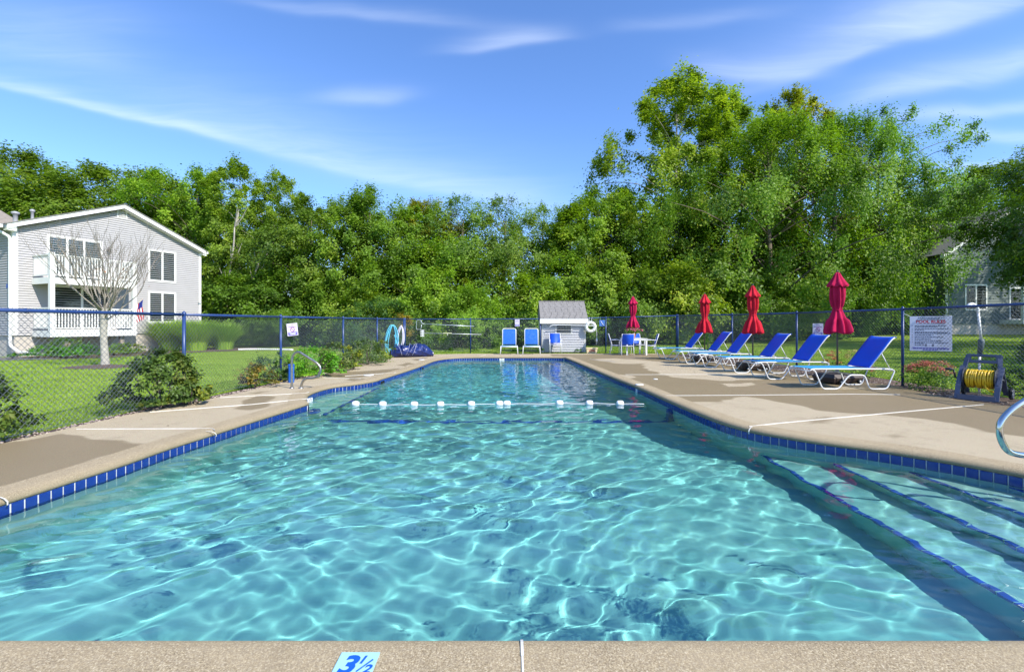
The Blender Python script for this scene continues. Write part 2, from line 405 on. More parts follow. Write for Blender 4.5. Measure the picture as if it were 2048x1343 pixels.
# smooth the curved parts only
def smooth_outline(pts):
    P = [Vector((x, y)) for x, y in pts]; res = []
    n = len(P); corner = {0, n - 1, 9, 9 + 12 + 3}
    corner.add(9)
    idx_corner = set([0, n - 1, 9, 9 + 12 + 4])
    for i in range(n - 1):
        a = P[i - 1] if i not in idx_corner and i > 0 else P[i]; b = P[i]; c = P[i + 1]; d = P[i + 2] if (i + 1) not in idx_corner and i + 2 < n else P[i + 1]
        m_ = max(1, int((c - b).length / .16))
        for q in range(m_):
            t = q / m_; v = .5 * ((2 * b) + (c - a) * t + (2 * a - 5 * b + 4 * c - d) * t * t + (3 * b - a - 3 * c + d) * t ** 3); res.append((v.x, v.y))
    res.append(tuple(P[-1])); return res
POOL = smooth_outline(outline)
DECK = [(-6.0, -1.5), (-5.95, 3.5), (-5.78, 5.3), (-5.76, 6.2), (-5.72, 7.01), (-5.50, 8.02), (-5.36, 9.3), (-5.26, 11.0), (-5.12, 13.2), (-5.05, 15.9), (-5.0, 18.7), (-4.7, 20.0),
        (-3.4, 20.9), (-2.0, 21.35), (2, 21.4), (4.5, 21.5), (6.6, 21.3), (7.05, 20.4), (7.3, 17.0), (7.75, 13.5), (8.1, 11.2), (8.45, 10.2), (8.15, 9.3), (8.0, 8.4), (8.25, 7.6), (8.45, 6.8), (8.6, 5), (8.7, -1.5)]
WATER_Z = -.142

def terrain(X, Y):
    X = np.asarray(X, float); Y = np.asarray(Y, float)
    z = -.05 + .13 * ss(7.2, 9.0, X) * ss(9, 14, Y) + .55 * ss(10, 30, X) * ss(8, 30, Y) - .02 * ss(-6, -9, -X)
    z = z + .06 * ss(23, 32, Y)
    z = z + 3.0 * ss(70, 140, Y) + 2.0 * ss(60, 140, np.abs(X))
    return z
def tz(x, y): return float(terrain(x, y))

# ------------------------------------------------------------------ ground sheet
def nonuni(lo, hi, fine_lo, fine_hi, fs, cs):
    a = list(np.arange(fine_lo, fine_hi + 1e-6, fs)); x = fine_lo; st = fs
    pre = []
    while x > lo: st = min(st * 1.12, cs); x -= st; pre.append(x)
    x = a[-1]; st = fs; post = []
    while x < hi: st = min(st * 1.12, cs); x += st; post.append(x)
    return np.array(pre[::-1] + a + post)
def build_ground():
    xs = nonuni(-400, 400, -26, 26, .35, 30); ys = nonuni(-200, 600, -4, 36, .35, 30)
    X, Y = np.meshgrid(xs, ys); Z = terrain(X, Y); nx, ny = len(xs), len(ys)
    V = np.stack([X, Y, Z], -1).reshape(-1, 3)
    i = np.arange((ny - 1) * (nx - 1)); r = i // (nx - 1); c = i % (nx - 1); a = r * nx + c
    Q = np.stack([a, a + 1, a + nx + 1, a + nx], -1)
    cor = [inside(DECK, V[Q[:, j], 0], V[Q[:, j], 1]) for j in range(4)]
    keep = ~(cor[0] & cor[1] & cor[2] & cor[3])
    Q = Q[keep]
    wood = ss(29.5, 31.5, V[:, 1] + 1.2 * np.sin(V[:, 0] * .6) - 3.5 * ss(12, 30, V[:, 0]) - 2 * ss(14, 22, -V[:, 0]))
    me = mesh_np('ground', V, Q, True, [('wood', 'POINT', wood)])
    tag(link_mesh('ground', me, ground_mat()), kind='structure')
build_ground()

# ------------------------------------------------------------------ deck
def build_deck():
    xs = np.arange(-6.3, 9.0, .055); ys = [-1.5]; 
    while ys[-1] < 21.7: ys.append(ys[-1] + max(.045, .006 * ys[-1]))
    ys = np.array(ys); X, Y = np.meshgrid(xs, ys); nx, ny = len(xs), len(ys)
    vx, vy = X.ravel().copy(), Y.ravel().copy()
    ins = inside(DECK, vx, vy); d, bx, by = dist_poly(DECK, vx, vy)
    i = np.arange((ny - 1) * (nx - 1)); r = i // (nx - 1); c = i % (nx - 1); a = r * nx + c
    Q = np.stack([a, a + 1, a + nx + 1, a + nx], -1)
    anyin = ins[Q].any(1)
    pd, _, _ = dist_poly(POOL, vx, vy); pin = inside(POOL, vx, vy)
    sd = np.where(pin, -pd, pd)
    keep = anyin & (sd[Q].min(1) > .12)
    Q = Q[keep]
    snap = ~ins; vx[snap] = bx[snap]; vy[snap] = by[snap]
    # wet patches drawn where the photograph shows them, as ground polygons
    gp = lambda L: [G(x, y) for x, y in L]
    wets = [[(-40, 895), (60, 880), (115, 868), (165, 868), (190, 880), (255, 880), (290, 885), (270, 896), (215, 910), (150, 935), (60, 957), (-40, 985)],
            [(469, 816), (494, 796), (512, 791), (545, 792), (539, 805), (516, 818)],
            [(642, 749), (687, 744), (754, 740), (800, 736), (812, 739), (770, 747), (743, 751), (710, 757), (653, 753)],
            [(687, 760), (700, 756), (738, 757), (720, 763)], [(795, 729), (820, 725), (826, 728), (806, 732)], [(822, 719), (851, 715), (850, 718), (836, 721)], [(500, 785), (540, 782), (520, 787)]]
    dries = [[(1340, 796), (1368, 802), (1449, 804), (1462, 794), (1481, 792), (1545, 800), (1599, 811), (1639, 820.5), (1706, 824.6), (1800, 833), (1848, 837), (1923, 847), (1968, 864), (2060, 872), (2300, 900), (2500, 1300), (1400, 1300), (1200, 900)],
             [(1179, 718), (1239, 727), (1284, 727), (1289, 737), (1318, 746), (1340, 753), (1411, 759), (1438, 761), (1518, 759), (1560, 752), (1460, 738), (1400, 730), (1340, 724), (1290, 720), (1230, 716)],
             [(1443, 769), (1450, 766), (1510, 765), (1503, 770), (1460, 774)], [(1195, 742), (1240, 748), (1276, 753), (1248, 760), (1215, 752)], [(1640, 776), (1690, 772), (1740, 775), (1690, 779)]]
    wet2 = [[(1595, 838), (1640, 832), (1690, 836), (1670, 848), (1625, 847)], [(1760, 870), (1800, 866), (1850, 878), (1800, 880)]]
    rng = np.random.default_rng(3)
    jx = vx + .05 * np.sin(vy * 7 + 1) + .03 * np.sin(vx * 13 + vy * 5); jy = vy + .05 * np.sin(vx * 6 + 2) + .03 * np.sin(vy * 11 + vx * 7)
    def fld(polys):
        o = np.full(len(vx), -1.0)
        for P in polys:
            P = gp(P); dd, _, _ = dist_poly(P, jx, jy); s_ = np.where(inside(P, jx, jy), dd, -dd); o = np.maximum(o, s_)
        return o
    base = np.where((vx > 1.7) & (vy < 20.8), 1.0, -1.0) * .5
    soft = .10 + .008 * vy
    w = np.where(base > 0, 1 - np.clip(.5 + fld(dries) / soft, 0, 1), 0)
    w = np.maximum(w, np.clip(.5 + fld(wets) / soft, 0, 1)); w = np.maximum(w, .55 * np.clip(.5 + fld(wet2) / (soft * 2), 0, 1))
    w[vy < 1.9] = 0
    V = np.stack([vx, vy, np.zeros_like(vx)], -1)
    used = np.unique(Q); mp = -np.ones(len(V), int); mp[used] = np.arange(len(used))
    me = mesh_np('pool_deck', V[used], mp[Q], False, [('wet', 'POINT', w[used])])
    deck = tag(link_mesh('pool_deck', me, deck_mat()), kind='structure')
    mb = MB(); n = len(DECK)
    for q in range(n):
        a_, b_ = DECK[q], DECK[(q + 1) % n]; mb.quad((*a_, -.16), (*b_, -.16), (*b_, 0), (*a_, 0))
    mb.build('slab_edge', coping, deck)
    return deck
coping = coping_mat()
deck = build_deck()

def offset_line(P, d):
    """shift an open polyline sideways (to its left for d > 0)"""
    out = []; n = len(P)
    for i in range(n):
        a = Vector(P[max(i - 1, 0)]); b = Vector(P[min(i + 1, n - 1)]); t = (b - a).normalized(); out.append((P[i][0] - t.y * d, P[i][1] + t.x * d))
    return out

# ------------------------------------------------------------------ pool shell
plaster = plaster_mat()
def build_pool():
    basin = empty('pool_basin'); tag(basin, kind='structure')
    # coping: rounded concrete lip swept round the outline (outside is on the left of the path)
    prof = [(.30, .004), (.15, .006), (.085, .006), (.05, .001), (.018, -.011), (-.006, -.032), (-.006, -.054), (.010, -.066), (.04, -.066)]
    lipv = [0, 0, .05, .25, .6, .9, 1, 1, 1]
    loop = POOL + [POOL[0]]
    def ring(d):
        n = len(POOL); out = []
        for i in range(n):
            a = Vector(POOL[i - 1]); b = Vector(POOL[i]); c = Vector(POOL[(i + 1) % n])
            t1 = (b - a).normalized(); t2 = (c - b).normalized(); n1 = Vector((-t1.y, t1.x)); n2 = Vector((-t2.y, t2.x)); m = (n1 + n2)
            m = m / max(.5, m.length_squared / 2) if m.length > 1e-6 else n1
            out.append((b.x + m.x * d, b.y + m.y * d))
        return out
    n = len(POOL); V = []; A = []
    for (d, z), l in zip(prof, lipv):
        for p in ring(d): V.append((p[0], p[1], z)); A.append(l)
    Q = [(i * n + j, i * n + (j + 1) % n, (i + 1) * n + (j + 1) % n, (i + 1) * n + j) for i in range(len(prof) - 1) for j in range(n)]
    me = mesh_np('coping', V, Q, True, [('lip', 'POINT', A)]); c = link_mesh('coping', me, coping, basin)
    # walls
    def floor_z(y): return float(-1.20 - .50 * ss(8.3, 11.2, y) - .25 * ss(11, 19, y))
    wall = MB(); W0 = ring(.012)
    for j in range(n):
        a, b = W0[j], W0[(j + 1) % n]; wall.quad((*a, -2.1), (*b, -2.1), (*b, -.05), (*a, -.05))
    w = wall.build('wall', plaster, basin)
    ys = list(np.arange(1.9, 8.3, .8)) + list(np.arange(8.3, 14.0, .5)) + [16, 18, 20]
    fm = MB()
    for y0, y1 in zip(ys[:-1], ys[1:]): fm.add([(-4.6, y0, floor_z(y0)), (5.6, y0, floor_z(y0)), (5.6, y1, floor_z(y1)), (-4.6, y1, floor_z(y1))], [(0, 1, 2, 3)], True)
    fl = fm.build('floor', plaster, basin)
    # steps along the right bay, and the bench in the left niche
    recv = [w, fl, c]
    for x, z in ((3.18, -.82), (3.72, -.60), (4.22, -.42), (4.66, -.26)):
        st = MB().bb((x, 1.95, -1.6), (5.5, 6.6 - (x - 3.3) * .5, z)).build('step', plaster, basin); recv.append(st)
        tl = MB()
        yy = 2.0
        while yy < 6.5: tl.bb((x - .004, yy, z - .035), (x + .038, yy + .086, z + .004)); yy += .096
        e = tl.build('tile_edging', tile_line, basin); e['kind'] = 'stuff'; recv.append(e)
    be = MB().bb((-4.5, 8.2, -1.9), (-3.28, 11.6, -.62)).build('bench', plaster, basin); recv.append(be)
    tl = MB(); yy = 8.2
    while yy < 11.5: tl.bb((-3.33, yy, -.665), (-3.276, yy + .09, -.616)); yy += .096
    e = tl.build('tile_edging', tile_line, basin); e['kind'] = 'stuff'; recv.append(e)
    # blue line over the break of the floor, running up both walls
    tl = MB(); x = -3.5
    while x < 2.8: tl.bb((x, 8.2, -1.24), (x + .143, 8.34, -1.194)); x += .15
    for sx in (-3.505, 2.826):
        z = -.25
        while z > -1.2: tl.bb((sx - .06, 8.2, z - .143), (sx + .06, 8.34, z)); z -= .15
    e = tl.build('tile_line', tile_line, basin); e['kind'] = 'stuff'; recv.append(e)
    # waterline tiles: singles near the camera, one joined row beyond
    S_, gap = .088, .010; rngt = random.Random(5)
    tm = MB(); h = .15
    tm.add([(-S_ / 2, 0, -h / 2), (S_ / 2, 0, -h / 2), (S_ / 2, 0, h / 2), (-S_ / 2, 0, h / 2), (-S_ / 2 + .004, -.005, -h / 2 + .004), (S_ / 2 - .004, -.005, -h / 2 + .004), (S_ / 2 - .004, -.005, h / 2 - .004), (-S_ / 2 + .004, -.005, h / 2 - .004)],
           [(4, 5, 6, 7), (0, 1, 5, 4), (1, 2, 6, 5), (2, 3, 7, 6), (3, 0, 4, 7)])
    me = tm.mesh('tile'); me.materials.append(tile_blue)
    P = [Vector(p) for p in ring(.004)]; P.append(P[0]); nxt = S_ / 2; acc = 0; far_mb = MB(); marks = []
    cnt = 0
    for a, b in zip(P[:-1], P[1:]):
        L = (b - a).length; t = (b - a) / L if L > 0 else Vector((1, 0)); 
        while nxt <= acc + L:
            p = a + t * (nxt - acc); nxt += S_ + gap
            nin = Vector((t.y, -t.x)); rz = math.atan2(-nin.x, nin.y) + PI
            jit = rngt.uniform(-.0012, .0012)
            loc = (p.x + nin.x * jit, p.y + nin.y * jit, -.066 - h / 2)
            if p.y < 10.5 and p.y > FRONT_Y + .1 and cnt < 290:
                o = bpy.data.objects.new('tile', me); COL.objects.link(o); o.parent = basin; o.location = loc; o.rotation_euler = (0, 0, rz); cnt += 1
            else:
                M = Matrix.Translation(loc) @ Matrix.Rotation(rz, 4, 'Z'); far_mb.add([M @ Vector(v) for v in tm.v], tm.f)
        acc += L
    e = far_mb.build('tile_row', tile_blue, basin); e['kind'] = 'stuff'
    grout = mat('tile_grout', (.62, .66, .68), .8, .2); gm = MB(); W1 = ring(.0105); W2 = ring(.0100)
    for j in range(n):
        a, b = W1[j], W1[(j + 1) % n]; gm.quad((*a, -.225), (*b, -.225), (*b, -.06), (*a, -.06))
    gm.build('grout', grout, basin)
    for o in recv: o.cycles.is_caustics_receiver = True
    return basin
basin = build_pool()

# ------------------------------------------------------------------ water surface (real waves, so the sun draws real caustics below)
def build_water():
    rng = np.random.default_rng(11)
    xs = np.arange(-4.3, 5.5, .021); ys = [1.95]
    while ys[-1] < 19.6: ys.append(ys[-1] + .019 + .0020 * (ys[-1] - 2))
    ys = np.array(ys); X, Y = np.meshgrid(xs, ys); Z = np.full_like(X, WATER_Z)
    env = .78 + .30 * np.sin(X * .9 + Y * .33 + .5) + .22 * np.sin(Y * .7 - X * .35 + 2)
    env = np.clip(env * .55 + .28, .6, .92)
    wx = X + .10 * np.sin(Y * 1.9 + .4) + .06 * np.sin(X * 2.3 + Y * 1.1); wy = Y + .10 * np.sin(X * 1.7 + 1.1) + .05 * np.sin(Y * 2.9 - X)
    for q in range(64):
        lam = .074 * (.48 / .074) ** rng.random()
        th = rng.normal(R(112), .60); kx, ky = 2 * PI / lam * math.cos(th), 2 * PI / lam * math.sin(th)
        amp = .0068 * lam ** 2
        Z += amp * env * np.sin(kx * wx + ky * wy + rng.random() * 6.283)
    nx, ny = len(xs), len(ys); V = np.stack([X, Y, Z], -1).reshape(-1, 3)
    i = np.arange((ny - 1) * (nx - 1)); r = i // (nx - 1); c = i % (nx - 1); a = r * nx + c
    Q = np.stack([a, a + 1, a + nx + 1, a + nx], -1)
    cx, cyy = V[Q, 0].mean(1), V[Q, 1].mean(1); d, _, _ = dist_poly(POOL, cx, cyy); keep = inside(POOL, cx, cyy) | (d < .06)
    Q = Q[keep]; used = np.unique(Q); mp = -np.ones(len(V), int); mp[used] = np.arange(len(used))
    me = mesh_np('water', V[used], mp[Q], True)
    m = bpy.data.materials.new('pool_water'); m.use_nodes = True; nt = m.node_tree; nt.nodes.clear(); T = NT(nt)
    gl = T.n('ShaderNodeBsdfGlass', i={'Color': (.90, .99, 1.0, 1), 'Roughness': 0.0, 'IOR': 1.33})
    T.n('ShaderNodeOutputMaterial', i={0: gl.outputs[0]})
    o = link_mesh('water', me, m); tag(o, kind='structure'); o.cycles.is_caustics_caster = True
build_water()

# joints: thin pale sealant strips across the deck and down the coping
joint_m = mat('white_sealant', (.66, .64, .58), .6, var=.15, vscale=12)
def joint(pts, w=.014):
    mb = MB(); P = [Vector((x, y)) for x, y in pts]; rj = random.Random(int(P[0].x * 100))
    n = len(P); L = []; Rr = []
    for i in range(n):
        t = (P[min(i + 1, n - 1)] - P[max(i - 1, 0)]).normalized(); nn = Vector((-t.y, t.x)) * w * .28 * rj.uniform(.7, 1.2); L.append(P[i] + nn); Rr.append(P[i] - nn)
    for i in range(n - 1):
        mb.add([(*Rr[i], .0), (*Rr[i + 1], .0), (*Rr[i + 1], .0095), (*Rr[i], .0095), (*L[i], .0095), (*L[i + 1], .0095), (*L[i + 1], 0), (*L[i], 0)], [(0, 1, 2, 3), (3, 2, 5, 4), (4, 5, 6, 7)])
    mb.build('joint', joint_m, deck)
def lip_strip(x, y, t, w=.012, short=False):
    """sealant where a joint runs over the rounded coping; t = direction towards the water"""
    t = Vector(t).normalized(); nn = Vector((-t.y, t.x)) * w / 2; mb = MB()
    pr = [(-.12, .0115), (-.085, .0105), (-.045, .006), (-.012, -.006), (.013, -.030), (.013, -.056), (-.004, -.069)]
    if short: pr = [(-.14, .0115), (-.085, .0105), (-.048, .006), (-.016, -.007)]
    for (d0, z0), (d1, z1) in zip(pr[:-1], pr[1:]):
        a = Vector((x, y)) + t * d0; b = Vector((x, y)) + t * d1
        mb.quad((*(a - nn), z0), (*(b - nn), z1), (*(b + nn), z1), (*(a + nn), z0))
    mb.build('joint', joint_m, deck)
def gj(L, w=.014):
    P = [G(*p) for p in L]; Q = []
    for a, b in zip(P[:-1], P[1:]):
        m_ = max(1, int(math.dist(a, b) / .4))
        for q in range(m_): Q.append((a[0] + (b[0] - a[0]) * q / m_, a[1] + (b[1] - a[1]) * q / m_))
    Q.append(P[-1]); joint(Q, w)
gj([(153, 858), (424, 857), (430, 861)]); gj([(300, 824), (500, 809), (616, 797)]); gj([(440, 795), (611, 786), (618, 784)]); gj([(646, 755), (722, 757)], .012)
gj([(690, 752), (792, 745)], .012)
gj([(1250, 749), (1560, 748)], .014); gj([(1333, 791), (1500, 790), (1706, 788), (1800, 789)], .015); gj([(1498, 853), (1560, 846), (1800, 824), (1967, 809)], .018)
gj([(958, 713), (972, 709)], .014); gj([(1040, 713), (1042, 709)], .014); gj([(1180, 718), (1230, 723)], .012)
joint([(.042, 1.90), (.043, 1.5), (.044, 0), (.044, -1.2)], .018); lip_strip(.042, FRONT_Y, (0, 1), .012, True)
joint([(-2.20, 1.925), (-2.6, 1.7), (-3.6, 1.1)], .014)
joint([(-6.0, 4.0), (-4.1, 3.62), (-4.0, 3.62)], .016); lip_strip(-3.94, 3.62, (1, 0))
lip_strip(-3.72, 5.83, (1, 0)); lip_strip(3.06, 6.0, (-.7, -.7)); lip_strip(2.83, 8.9, (-1, 0))

# ------------------------------------------------------------------ text and flat print
def text_mesh(s, size, shear=0, bold=0):
    c = bpy.data.curves.new('text', 'FONT'); c.body = s; c.size = size; c.align_x = 'CENTER'; c.align_y = 'CENTER'; c.shear = shear; c.offset = bold; c.resolution_u = 3
    o = bpy.data.objects.new('text', c); COL.objects.link(o); bpy.context.view_layer.update()
    me = bpy.data.meshes.new_from_object(o.evaluated_get(bpy.context.evaluated_depsgraph_get())); bpy.data.objects.remove(o); me.name = 'lettering'; me.materials.clear()
    return me
sign_white = mat('sign_white', (.74, .74, .78), .4, .3, var=.05)
ink_red = mat('ink_red', (.50, .03, .05), .5); ink_dark = mat('ink_dark', (.05, .05, .09), .5); ink_purple = mat('ink_purple', (.10, .08, .38), .5)
blue_box = mat('blue_plastic', (.02, .09, .42), .45, .4, var=.12)

# depth marker in the front kerb, reading 3 1/2
def depth_marker():
    x, y = G(713, 1324); t = empty('depth_marker', (x + .004, y - .035, .006), 0, 'pale blue depth marker tile reading 3 1/2 set in the front kerb', 'marker')
    MB().box((0, 0, .003), (.155, .155, .006)).build('tile_plate', mat('pale_blue_tile', (.36, .62, .74), .25, .5, var=.06), t)
    m = mat('marker_ink', (.01, .10, .50), .4)
    link_mesh('lettering', text_mesh('3', .135, .2, .0045), m, t, loc=(-.030, .002, .0075))
    link_mesh('lettering', text_mesh('1', .058, .25, .002), m, t, loc=(.020, .032, .0075))
    MB().tube([(.016, -.030, .0075), (.062, .034, .0075)], .0035, 4).build('lettering', m, t)
    link_mesh('lettering', text_mesh('2', .062, .25, .002), m, t, loc=(.052, -.018, .0075))
depth_marker()
def wall_marker(x, y, rz, txt, label):
    t = empty('depth_marker', (x, y, -.108), rz, label, 'marker', 'waterline depth markers')
    MB().box((0, -.010, 0), (.20, .012, .075)).build('tile_plate', plaster_white, t)
    link_mesh('lettering', text_mesh(txt, .075, 0, .002), ink_dark, t, loc=(0, -.0175, 0), rot=(PI / 2, 0, 0))
wall_marker(-3.905, 8.92, R(76), '3 1/2', 'white waterline depth marker below the left handrail')
wall_marker(2.745, 10.25, R(-92), '5', 'white waterline depth marker on the right pool wall')
wall_marker(-.42, 19.29, 0, '5', 'white waterline depth marker in the middle of the far pool wall')
def skimmer_lid(px, py, r, label):
    x, y = G(px, py); o = MB().lathe([(0, .012), (r * .8, .012), (r, .009), (r + .004, 0)], 20).build('deck_cap', plaster_white, None, loc=(x, y, .002)); tag(o, label, 'lid', 'round lids in the deck')
skimmer_lid(737, 750, .13, 'round white skimmer lid in the wet patch past the left handrail'); skimmer_lid(843, 719, .11, 'round white skimmer lid near the far left pool corner')
skimmer_lid(1279, 769, .09, 'round white lid beside the right pool edge below the rope'); skimmer_lid(1311, 758, .05, 'small round white lid in the right deck, farther from the pool')
# dark skimmer mouths in the tile band
def skimmer_mouth(x, y, rz, label):
    t = empty('skimmer_mouth', (x, y, -.115), rz, label, 'skimmer', 'skimmer openings in the tile band')
    mb = MB(); mb.box((0, -.012, .045), (.36, .014, .012)); mb.box((0, -.012, -.045), (.36, .014, .012)); mb.box((-.18, -.012, 0), (.012, .014, .1)); mb.box((.18, -.012, 0), (.012, .014, .1)); mb.build('frame', blue_box, t)
    MB().box((0, -.007, 0), (.34, .006, .08)).build('opening', mat('dark_opening', (.01, .012, .015), .8), t)
skimmer_mouth(-3.285, 11.75, R(86), 'dark skimmer opening in the left tile band below the white lid'); skimmer_mouth(-2.99, 15.5, R(89), 'dark skimmer opening in the tile band near the far left corner')

# ------------------------------------------------------------------ chain-link fences
wire = wire_mat()
def fence_run(name, pts, label, gap_rail=.0):
    """pts = [(x, y, z_base, z_top, is_corner)]; parts: posts, rails, wire panels"""
    t = empty(name, (pts[0][0], pts[0][1], 0)); tag(t, label, 'fence'); ox, oy = pts[0][0], pts[0][1]
    for i, p in enumerate(pts):
        r = .038 if p[4] else .028; mb = MB(); x, y = p[0] - ox, p[1] - oy
        mb.tube([(x, y, p[2] - .1), (x, y, p[3] + .015)], r, 12)
        mb.lathe([(r + .006, 0), (r + .008, .03), (r * .8, .06), (.004, .075)], 12, (x, y, p[3] - .01)); 
        mb.build('post', blue_steel, t)
    for a, b in zip(pts[:-1], pts[1:]):
        A = Vector((a[0] - ox, a[1] - oy, 0)); B = Vector((b[0] - ox, b[1] - oy, 0)); L = (B - A).length; d = (B - A) / L; nn = Vector((-d.y, d.x, 0))
        rail = MB().tube([A + Vector((0, 0, a[3])), B + Vector((0, 0, b[3]))], .024, 10)
        q = 0.0
        while q < L: c = A + d * q; z = a[3] + (b[3] - a[3]) * q / L; rail.tube([c + Vector((0, 0, z)) - d * .006, c + Vector((0, 0, z)) + d * .006], .030, 8); q += .6
        rail.build('top_rail', blue_steel, t)
        P = .076; mb = MB(); off = nn * .030; rw = .0028
        n0 = int(L / P) + 1; Hm = 1.6
        def zb(s): return a[2] + (b[2] - a[2]) * s / L + .03
        def zt(s): return a[3] + (b[3] - a[3]) * s / L + .035
        for sgn in (1, -1):
            kk = -int(1.9 / P) - 2
            while kk * P < L + 1.9:
                # line s = kk*P + sgn*(z)  ; slope 1
                s0 = kk * P; z0b, z1b = zb(0), max(zt(0), zt(L))
                za, zc = z0b, z1b
                sa, sc = s0 + (sgn * (za)), s0 + (sgn * (zc)) if True else 0
                # clip in s to [0, L]
                def clip(sa, za, sc, zc):
                    if sa > sc: sa, za, sc, zc = sc, zc, sa, za
                    if sc < 0 or sa > L: return None
                    if sa < 0: za = za + (zc - za) * (0 - sa) / (sc - sa); sa = 0
                    if sc > L: zc = za + (zc - za) * (L - sa) / (sc - sa); sc = L
                    return sa, za, sc, zc
                cl = clip(sa, za, sc, zc)
                if cl:
                    sa, za, sc, zc = cl
                    # trim ends to the local fabric height
                    if za > zc: (sa, za), (sc, zc) = (sc, zc), (sa, za)
                    tb, tt = zb(sa), zt(sc)
                    if za < tb: sa += (sc - sa) * (tb - za) / (zc - za); za = tb
                    if zc > tt: sc = sa + (sc - sa) * (tt - za) / (zc - za); zc = tt
                    if zc > za + .02:
                        o1 = off + nn * (.0025 * sgn); mb.tube([A + d * sa + o1 + Vector((0, 0, za)), A + d * sc + o1 + Vector((0, 0, zc))], rw, 4, cap=False)
                kk += 1
        # bottom tension wire
        mb.tube([A + off + Vector((0, 0, zb(0) + .02)), B + off + Vector((0, 0, zb(L) + .02))], .003, 4, cap=False)
        e = mb.build('wire_panel', wire, t); e['kind'] = 'stuff'
    return t
fence_run('chain_link_fence', [(-6.05, .6, -.02, 1.51, 0), (-5.93, 4.4, -.02, 1.51, 0), (-5.70, 8.08, 0, 1.515, 0), (-5.47, 11.0, 0, 1.52, 0), (-5.30, 14.6, 0, 1.54, 0), (-5.22, 18.0, 0, 1.56, 0), (-5.14, 22.1, 0, 1.59, 1)], 'blue chain link fence along the left side of the pool deck')
fence_run('chain_link_fence', [(-5.10, 22.16, 0, 1.59, 1), (-1.98, 22.2, 0, 1.59, 0), (1.36, 22.2, .0, 1.60, 0), (4.48, 22.2, .02, 1.66, 0), (7.93, 22.4, .16, 1.76, 1)], 'blue chain link fence across the far end of the pool in front of the shed')
fence_run('chain_link_fence', [(7.97, 22.36, .16, 1.76, 1), (8.24, 17.4, .12, 1.70, 0), (8.45, 13.8, .09, 1.68, 0), (8.67, 10.32, .02, 1.68, 0), (8.85, 7.2, -.02, 1.70, 0), (9.05, 3.5, -.04, 1.70, 0)], 'blue chain link fence behind the row of sun loungers on the right')

# ------------------------------------------------------------------ clapboard walls
siding_m = mat('clapboard_grey', (.43, .41, .40), .55, .25, var=.05, vscale=1.5)
siding_r = mat('clapboard_sage', (.15, .185, .17), .6, .25, var=.05, vscale=1.5)
found_m = mat('foundation_concrete', (.52, .47, .40), .9, .1, var=.12, vscale=2)
shingle_m = mat('asphalt_shingle', (.24, .225, .21), .9, .1, var=.3, vscale=14)
glass_m = mat('window_glass', (.03, .045, .05), .05, .7); blind_m = mat('window_blind', (.17, .22, .20), .7, .2); dark_in = mat('room_dark', (.015, .017, .02), .8)
curtain_m = mat('curtain', (.60, .62, .58), .9, .1, var=.1, vscale=12)
def siding(A, d, n, srange, z0, z1, step=.105, m=None, parent=None, brk=None):
    """overlapping boards on the wall through A along d, facing n"""
    mb = MB(); z = z0; A = Vector(A); d = Vector(d); n = Vector(n); Z = Vector((0, 0, 1))
    while z < z1 - .01:
        zt_ = min(z + step, z1); a0, a1 = srange(z); b0, b1 = srange(zt_)
        if a1 - a0 > .02 and b1 - b0 > .0:
            p = lambda s, zz, o: A + d * s + n * o + Z * zz
            mb.quad(p(a0, z, .042), p(a1, z, .042), p(b1, zt_, .006), p(b0, zt_, .006)); mb.quad(p(a0, z, .004), p(a1, z, .004), p(a1, z, .042), p(a0, z, .042))
        z += step
    o = mb.build('siding', m or siding_m, parent); o['kind'] = 'stuff'; return o
def wall_frame(A, d, n):
    """4x4 matrix: local x along the wall, local y = into the wall, z up"""
    d = Vector(d).normalized(); n = Vector(n).normalized(); M = Matrix(((d.x, -n.x, 0, A[0]), (d.y, -n.y, 0, A[1]), (0, 0, 1, A[2] if len(A) > 2 else 0), (0, 0, 0, 1))); return M
def put(o, parent, M): o.parent = parent; o.matrix_local = M; return o
def window(parent, M, x0, x1, z0, z1, nsash=2, backing=None, fw=.09):
    w = MB(); y0, y1 = -.055, -.002
    w.bb((x0 - fw, y0, z0 - fw), (x0, y1, z1 + fw)); w.bb((x1, y0, z0 - fw), (x1 + fw, y1, z1 + fw)); w.bb((x0, y0 + .002, z0 - fw), (x1, y1, z0)); w.bb((x0, y0 + .002, z1), (x1, y1, z1 + fw))
    for q in range(1, nsash):
        xx = x0 + (x1 - x0) * q / nsash; w.bb((xx - .045, y0 + .004, z0), (xx + .045, y1, z1))
    f = put(w.build('window', white_trim), parent, M)
    for q in range(nsash):
        a = x0 + (x1 - x0) * q / nsash + (.045 if q else 0); b = x0 + (x1 - x0) * (q + 1) / nsash - (.045 if q < nsash - 1 else 0)
        MB().bb((a, -.036, z0), (b, -.032, z1)).build('pane', window_glass(), f); MB().bb((a, -.029, z0), (b, -.026, z1)).build('blind', backing or blind_m, f)
    return f
def window_glass():
    if 'pane_glass' in MATS: return MATS['pane_glass']
    m = bpy.data.materials.new('pane_glass'); m.use_nodes = True; nt = m.node_tree; nt.nodes.clear(); T = NT(nt)
    tr = T.n('ShaderNodeBsdfTransparent', i={0: (.80, .86, .84, 1)}); gl = T.n('ShaderNodeBsdfGlossy', i={'Roughness': .03}); fr = T.n('ShaderNodeFresnel', i={0: 1.5})
    mx = T.n('ShaderNodeMixShader', i={0: fr.outputs[0], 1: tr.outputs[0], 2: gl.outputs[0]}); T.n('ShaderNodeOutputMaterial', i={0: mx.outputs[0]})
    MATS['pane_glass'] = m; return m

